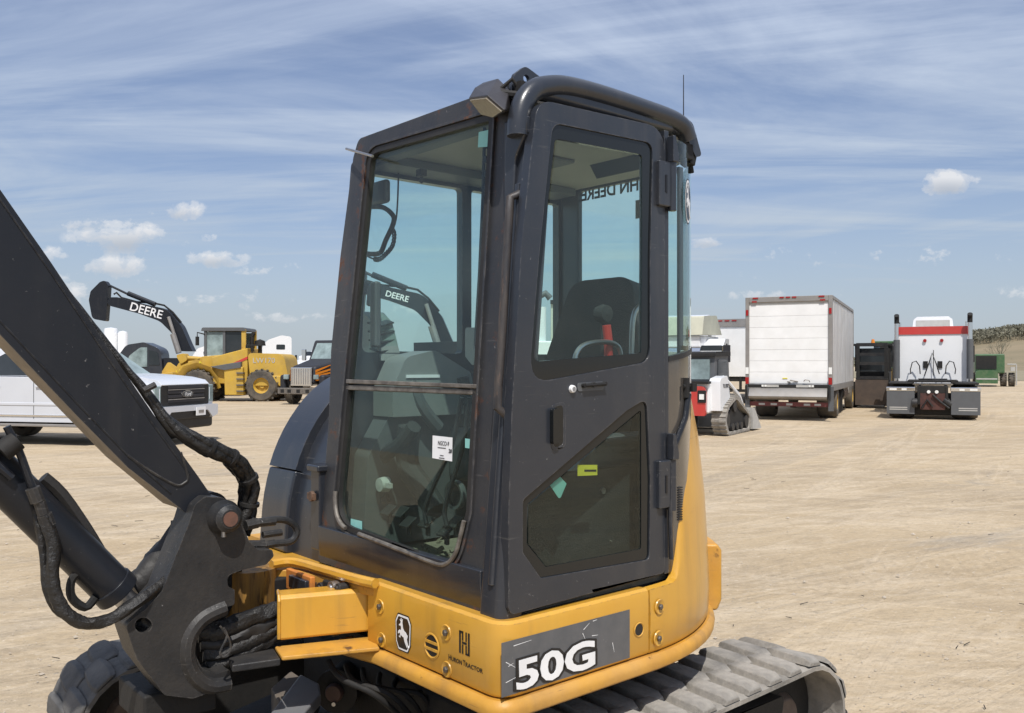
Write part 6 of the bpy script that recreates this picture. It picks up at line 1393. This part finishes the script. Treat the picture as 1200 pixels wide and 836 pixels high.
# tent fairing, beige
hpv = side_prism(fillet([(-1.2, 2.72), (-1.0, 3.40, .1), (.5, 3.48, .1), (1.15, 2.78)]), -1.1, 1.1)
hb_ = hpv.build('hopper_body', material('beige_hopper', (.55, .54, .42), .6, 0, (.42, .41, .33), 3, .6), None, .04); hb_.location = (bgx(798, 33) + .1, 33, 0); hb_.rotation_euler = (0, 0, R(60))
MB().b2((-1.1, -1.0, 1.2), (1.1, 1.0, 2.70)).build('hopper_lower_body', 'white', hb_, .05)
MBL = MB().cyl((-1.0, -1.05, 2.0), (-1.0, 1.05, 2.0), .36, n=24).build('chrome_drum', 'chrome', hb_)
MB().b2((-1.0, -.95, .3), (1.0, .95, 1.3)).build('hopper_chassis', 'dark', hb_, .03)
for sy in (-1, 1): wheel(hb_, .0, sy * .95, .5, .4, sy, 'alutrim')
tag(hb_, 'pale beige hopper body with a chrome drum beside the cab rear corner', 'hopper trailer')
# truck cab with a black mirror in front of the white trailer
mt = thing('white_truck', 'white truck nose with tall black mirror arm between track loader and box truck', 'truck', (bgx(838, 31), 31.5, 0), R(66))
fsp([(-.3, .8), (-.3, 2.0, .2), (.7, 2.6, .2), (1.4, 2.6), (1.4, .8)], -.35, .35).build('cab_shell', 'white', mt, .08)
MB().b2((-.05, -.36, 1.9), (.5, .36, 2.35)).build('windscreen', 'vglass', mt, .03)
MB().tube([(-.2, -.4, 1.9), (-.3, -.55, 2.1), (-.3, -.58, 2.4)], .03, 6).b2((-.36, -.70, 1.75), (-.26, -.46, 2.35)).build('mirror', 'ink', mt, .02)
MB().b2((-.2, -.4, .3), (1.2, .4, .8)).build('chassis', 'dark', mt); 
for sy in (-1, 1): wheel(mt, .5, sy * .3, .45, .2, sy, 'alutrim')

# ---------------------------------------------------------------- rack of skid attachments / forklift, green tractor
D = 34
fk = thing('rough_terrain_forklift', 'dark rusty forklift seen end on with lowered carriage, between box truck and semi', 'forklift', (bgx(1022, D), D, 0), R(65))
for y in (-.55, .45): MB().b2((0, y, .1), (.15, y + .12, 2.45)).build('mast_rail', 'dark', fk)
for z in (.55, 1.1, 1.65, 2.0, 2.38): MB().b2((.02, -.55, z), (.12, .57, z + .12)).build('mast_crossbar', 'cast', fk)
MB().prism([fillet([(-.58, .12), (.60, .12), (.60, 1.1, .08), (-.58, 1.1, .08)])], (-.15, 0, 0), (0, 1, 0), (0, 0, 1), .12).build('carriage_plate', material('brown_bucket', (.09, .065, .05), .7, 0, (.05, .04, .035), 4, .7), fk, .03)
MB().b2((-.16, -.56, 1.10), (.0, .58, 1.15)).build('carriage_lip', 'cast', fk)
MB().b2((.3, -.6, .6), (2.6, .6, 1.4)).build('forklift_body', 'dark', fk, .05)
MB().b2((.5, -.55, 1.3), (1.7, .55, 2.3)).build('operator_cab', 'vglass', fk, .03)
for x, y in ((.4, -.6), (.4, .6), (1.6, -.6), (1.6, .6)): MB().b2((x - .04, y - .04, 1.4), (x + .04, y + .04, 2.4)).build('canopy_post', 'dark', fk)
MB().b2((.3, -.7, 2.4), (1.8, .7, 2.48)).build('canopy', 'dark', fk)
MB().lathe([(0, .16), (.05, .15), (.08, 0), (0, 0)], (.6, .0, 2.5), (0, 0, 1), 12).build('beacon', 'orange', fk)
for sy in (-1, 1): wheel(fk, .6, sy * .75, .5, .4, sy, 'oldyellow'); wheel(fk, 2.3, sy * .7, .4, .35, sy, 'oldyellow')
D = 44
gt = thing('farm_tractor', 'green farm tractor partly hidden behind the semi tractor left side', 'tractor', (bgx(1046, D), D, 0), R(240))
fsp([(-.4, 1.1), (-.4, 2.7, .1), (.9, 2.7, .1), (1.1, 1.1)], -.75, .75).build('cab', 'vglass', gt, .04)
MB().b2((-.5, -.8, 2.65), (1.0, .8, 2.82)).build('cab_roof', 'green', gt, .04)
fsp([(1.0, .8), (1.0, 1.75, .1), (2.9, 1.55, .3), (3.0, .8, .1)], -.4, .4).build('hood', 'green', gt, .08)
for sy in (-1, 1): wheel(gt, 0, sy * .95, .85, .5, sy, 'oldyellow', .5, tread=16); wheel(gt, 2.4, sy * .8, .5, .35, sy, 'oldyellow', .5); MB().tube([(-.8, sy * .95, 1.3), (-.3, sy * .95, 1.8), (.5, sy * .95, 1.7), (.9, sy * .95, 1.1)], .2, 8, flat=.25).build('fender', 'green', gt)
D = 68
cb = thing('combine_harvester', 'green combine harvester with dark front and big twin tyres, right of the semi', 'combine', (bgx(1160, D), D, 0), R(64))
MB().b2((0, -1.0, 1.0), (5, 1.0, 2.5)).build('combine_body', 'green', cb, .1)
MB().b2((-.06, -.45, 1.35), (.0, .95, 2.35)).build('rear_screen', 'dark', cb)
MB().prism([fillet([(-.5, .25), (1.0, .25), (1.0, 1.25, .3), (-.5, 1.25, .3)])], (-1.0, 0, 0), (0, 1, 0), (0, 0, 1), 1.0).build('straw_hood', 'green', cb, .2, 3)
MB().b2((-1.02, -.45, .55), (-.98, .95, .65)).build('hood_stripe', 'lightplastic', cb)
for y in (-.95, -1.5): wheel(cb, .8, y, .52, .42, -1, 'oldyellow', .5, tread=16)
wheel(cb, .8, 1.2, .52, .42, 1, 'oldyellow', .5, tread=16)
MB().cyl((.5, -1.8, .1), (.5, -1.8, 1.7), .05, n=6).cyl((.5, -1.8, 1.7), (.5, -1.2, 1.7), .05, n=6).b2((.3, -1.7, 1.2), (.6, -1.4, 1.5)).build('ladder_rail', 'lightplastic', cb)

D = 41
th = thing('yellow_mast_loader', 'narrow dark loader mast with yellow body behind the rusty forklift', 'loader', (bgx(1040, D), D, 0), R(65))
for y in (-.28, .24): MB().b2((0, y, .5), (.12, y + .08, 2.7)).build('mast_rail', 'dark', th)
MB().b2((.02, -.3, 2.4), (.14, .32, 2.55)).build('mast_crossbar', 'dark', th)
MB().b2((.2, -.45, .6), (1.9, .45, 1.5)).build('loader_body', 'oldyellow', th, .05)
fsp([(.6, 1.5), (.6, 2.5, .08), (1.6, 2.5, .08), (1.7, 1.5)], -.4, .4).build('cab', 'vglass', th, .03)
for sy in (-1, 1): wheel(th, .5, sy * .55, .42, .3, sy, 'oldyellow'); wheel(th, 1.7, sy * .55, .42, .3, sy, 'oldyellow')
# ---------------------------------------------------------------- machines seen through the side door glass
vt = thing('white_truck', 'white truck with tall elbow exhaust seen through the side door glass', 'truck', (bgx(640, 26), 26, 0), R(90))
MB().cyl((0, .0, .9), (0, 0, 1.65), .30, n=16)
MB().cyl((0, .14, 1.6), (0, .14, 3.35), .14, n=14).build('white_pipe', 'white', vt)
MB().tube([(0, .30, 2.4), (0, .30, 3.3), (0, .22, 3.65), (0, .02, 3.75), (0, -.12, 3.6)], .10, 12).build('exhaust_elbow', 'greyplastic', vt)
MB().b2((-.3, -.9, .9), (2.4, .45, 2.35)).build('truck_body', 'whitedoor', vt, .05)
MB().b2((-.32, -.25, 1.35), (-.30, .2, 1.95)).build('body_panel_line', 'lightplastic', vt, .01)
for sy in (-1, 1): wheel(vt, .5, sy * .75, .5, .35, sy, 'alutrim')
MB().b2((-.2, -.8, .5), (2.2, .6, .9)).build('chassis', 'dark', vt)
hp_ = thing('grain_trailer', 'pale green tarped grain trailer with cross braced end, seen past the driver seat', 'trailer', (bgx(690, 30), 30, 0), R(80))
MB().prism([fillet([(-1.3, 1.2), (1.3, 1.2), (1.3, 3.75), (-1.3, 3.85)])], (0, 0, 0), (0, 1, 0), (0, 0, 1), 6).build('trailer_end', material('pale_tarp', (.60, .60, .50), .6, 0, (.5, .5, .42), 2, .5), hp_, .03)
MB().cyl((-.04, -.6, 3.2), (-.04, -.05, 3.6), .04, n=6).cyl((-.04, .5, 3.2), (-.04, -.05, 3.6), .04, n=6).b2((-.08, -1.3, 3.72), (-.02, 1.3, 3.86)).build('end_brace', 'cast', hp_)
for sy in (-1, 1): wheel(hp_, 1.5, sy * 1.0, .5, .5, sy, 'alutrim')
MB().cyl((.3, .2, 3.8), (.3, .2, 4.4), .10, n=8).build('vent_pipe', 'greyplastic', hp_)
MB().b2((0, -1, .7), (5.5, 1, 1.2)).build('under_frame', 'dark', hp_)

# ---------------------------------------------------------------- hill with trees, verge, far tree line
def hill():
    xs = [i * 12 - 60 for i in range(60)]; ys = [240 + i * 14 for i in range(16)]
    from mathutils import noise as nz
    vs = []
    for y in ys:
        for x in xs:
            ramp_ = max(0, min(1, (y - 250) / 150)); side = max(0, min(1, (x / y - .44) / .07))
            h = (ramp_ * ramp_ * (3 - 2 * ramp_)) * (15 * side * (1.0 + 3.2 * (min(.62, x / y) - .55)) * (1 + .10 * nz.noise(Vector((x * .008, y * .004, 0)))) ) - .3
            vs.append((x, y, h))
    nx = len(xs); mb = MB().add(vs, [(j * nx + i, j * nx + i + 1, (j + 1) * nx + i + 1, (j + 1) * nx + i) for j in range(len(ys) - 1) for i in range(nx - 1)])
    o = mb.build('hill', material('brown_spring_field', (.25, .195, .12), .95, 0, (.17, .145, .085), .02, .9, stretch=(1, 3, 1)), recalc=False, smooth=80); o['kind'] = 'structure'
    return lambda x, y: max(0, (lambda r: (r * r * (3 - 2 * r)) * 15 * (1.0 + 3.2 * (min(.62, x / y) - .55)) * max(0, min(1, (x / y - .44) / .07)))(max(0, min(1, (y - 250) / 150))))
hz_f = hill()
tm = material('budding_wood_crowns', (.15, .145, .10), .95, 0, (.18, .165, .12), .2, .9)
rt = random.Random(21); mb = MB()
for i in range(4200):
    y = rt.uniform(350, 450); x = y * rt.uniform(.47, .86); z = hz_f(x, y); r = rt.uniform(1.4, 2.2); h = rt.uniform(2.6, 4.0)
    for k in range(12):
        c = Vector((x + rt.gauss(0, r * .55), y + rt.gauss(0, r * .5), z + h * rt.uniform(.35, 1.0))); s_ = r * rt.uniform(.14, .36)
        a = Vector((rt.uniform(-1, 1), rt.uniform(-1, 1), rt.uniform(-1, 1))) * s_; b = Vector((rt.uniform(-1, 1), rt.uniform(-1, 1), rt.uniform(-1, 1))) * s_; d = Vector((rt.uniform(-1, 1), rt.uniform(-1, 1), rt.uniform(-.3, 1))) * s_
        mb.add([c + a, c + b, c + d, c - (a + b + d) * .5], [(0, 1, 2), (0, 1, 3), (1, 2, 3), (0, 2, 3)])
    mb.cyl((x, y, z - .3), (x, y, z + h * .6), .14, .06, 4, False)
w_ = mb.build('hilltop_wood', tm, smooth=None, recalc=False); w_['kind'] = 'stuff'; w_['label'] = 'bare brown spring wood along the top of the far hill'
mb = MB()
for i in range(900):
    y = rt.uniform(300, 380); x = y * rt.uniform(-.75, .75); h = rt.uniform(1.5, 4.0) * (1.3 if x > 0 else 1); r = rt.uniform(1.5, 3)
    for k in range(7):
        c = Vector((x + rt.gauss(0, r), y + rt.gauss(0, r), h * rt.uniform(.2, 1.0))); s_ = r * rt.uniform(.3, .6)
        a = Vector((rt.uniform(-1, 1), rt.uniform(-1, 1), rt.uniform(-1, 1))) * s_; b = Vector((rt.uniform(-1, 1), rt.uniform(-1, 1), rt.uniform(-1, 1))) * s_; d = Vector((rt.uniform(-1, 1), rt.uniform(-1, 1), rt.uniform(-.3, 1))) * s_
        mb.add([c + a, c + b, c + d, c - (a + b + d) * .5], [(0, 1, 2), (0, 1, 3), (1, 2, 3), (0, 2, 3)])
w_ = mb.build('distant_hedgerow', tm, smooth=None, recalc=False); w_['kind'] = 'stuff'; w_['label'] = 'low distant hedgerow on the horizon'
o = MB().add([(-400, 95, .02), (60, 95, .02), (60, 150, .02), (-400, 150, .02)], [(0, 1, 2, 3)])
o = MB().add([(44, 92, .03), (200, 100, .03), (260, 260, .03), (40, 260, .03)], [(0, 1, 2, 3)]).build('field_strip', material('dry_grass_strip', (.22, .19, .12), .95, 0, (.30, .25, .16), .1, .8), recalc=False); o['kind'] = 'structure'
# bare trees
def bare_tree(x, y, h, label, seed):
    e = thing('bare_tree', label, 'tree', (x, y, 0)); rr = random.Random(seed)
    MB().cyl((0, 0, 0), (0, 0, h * .45), h * .022, h * .015, 8).build('trunk', 'cast', e); mb = MB()
    def br_(p, d, l, r, k):
        q = p + d * l; mb.cyl(p, q, r, r * .6, 4, False)
        if k: 
            for _ in range(3): br_(q, (d + Vector((rr.uniform(-.7, .7), rr.uniform(-.7, .7), rr.uniform(-.1, .5)))).normalized(), l * rr.uniform(.6, .8), r * .55, k - 1)
    for _ in range(5): br_(Vector((0, 0, h * rr.uniform(.25, .45))), Vector((rr.uniform(-.7, .7), rr.uniform(-.7, .7), 1)).normalized(), h * .2, h * .009, 4)
    mb.build('crown', tm, e, smooth=None, recalc=False)
bare_tree(bgx(180, 160), 160, 6.0, 'small bare tree on the skyline between the tanks and the excavator boom', 3)
bare_tree(bgx(1172, 130), 130, 6.0, 'bare tree at the foot of the hill beyond the combine', 5)
# pebbles
rp = random.Random(4); mb = MB()
for i in range(5200):
    y = 2.9 + (rp.random() ** 1.7) * 17; x = rp.uniform(-.66, .66) * y
    s_ = rp.uniform(.003, .009) * (1 + (rp.random() < .05) * 1.6)
    vs = [Vector(v) * s_ * rp.uniform(.7, 1.2) for v in ((1, 0, 0), (-.9, .2, 0), (0, 1, 0), (.1, -1, 0), (.1, 0, .6))]
    a = rp.random() * 6.3; ca_, sa_ = math.cos(a), math.sin(a)
    mb.add([(x + v.x * ca_ - v.y * sa_, y + v.x * sa_ + v.y * ca_, v.z - .001) for v in vs], [(0, 2, 4), (2, 1, 4), (1, 3, 4), (3, 0, 4)])
pm = material('pebbles', (.34, .28, .21), .9, 0, (.5, .44, .36), 8, 1)
o = mb.build('gravel', pm, recalc=False, smooth=None); o['kind'] = 'stuff'; o['label'] = 'scattered small stones on the packed dirt'
# twigs and dark clods
mb = MB()
for i in range(90):
    y = 3.6 + rp.random() * 13; x = rp.uniform(-.6, .62) * y; a = rp.random() * 3; l = rp.uniform(.02, .09)
    mb.cyl((x, y, .006), (x + math.cos(a) * l, y + math.sin(a) * l * .6, .012), .003, .002, 5)
o = mb.build('wood_chips', 'dark', recalc=False); o['kind'] = 'stuff'; o['label'] = 'scattered dark splinters on the dirt'
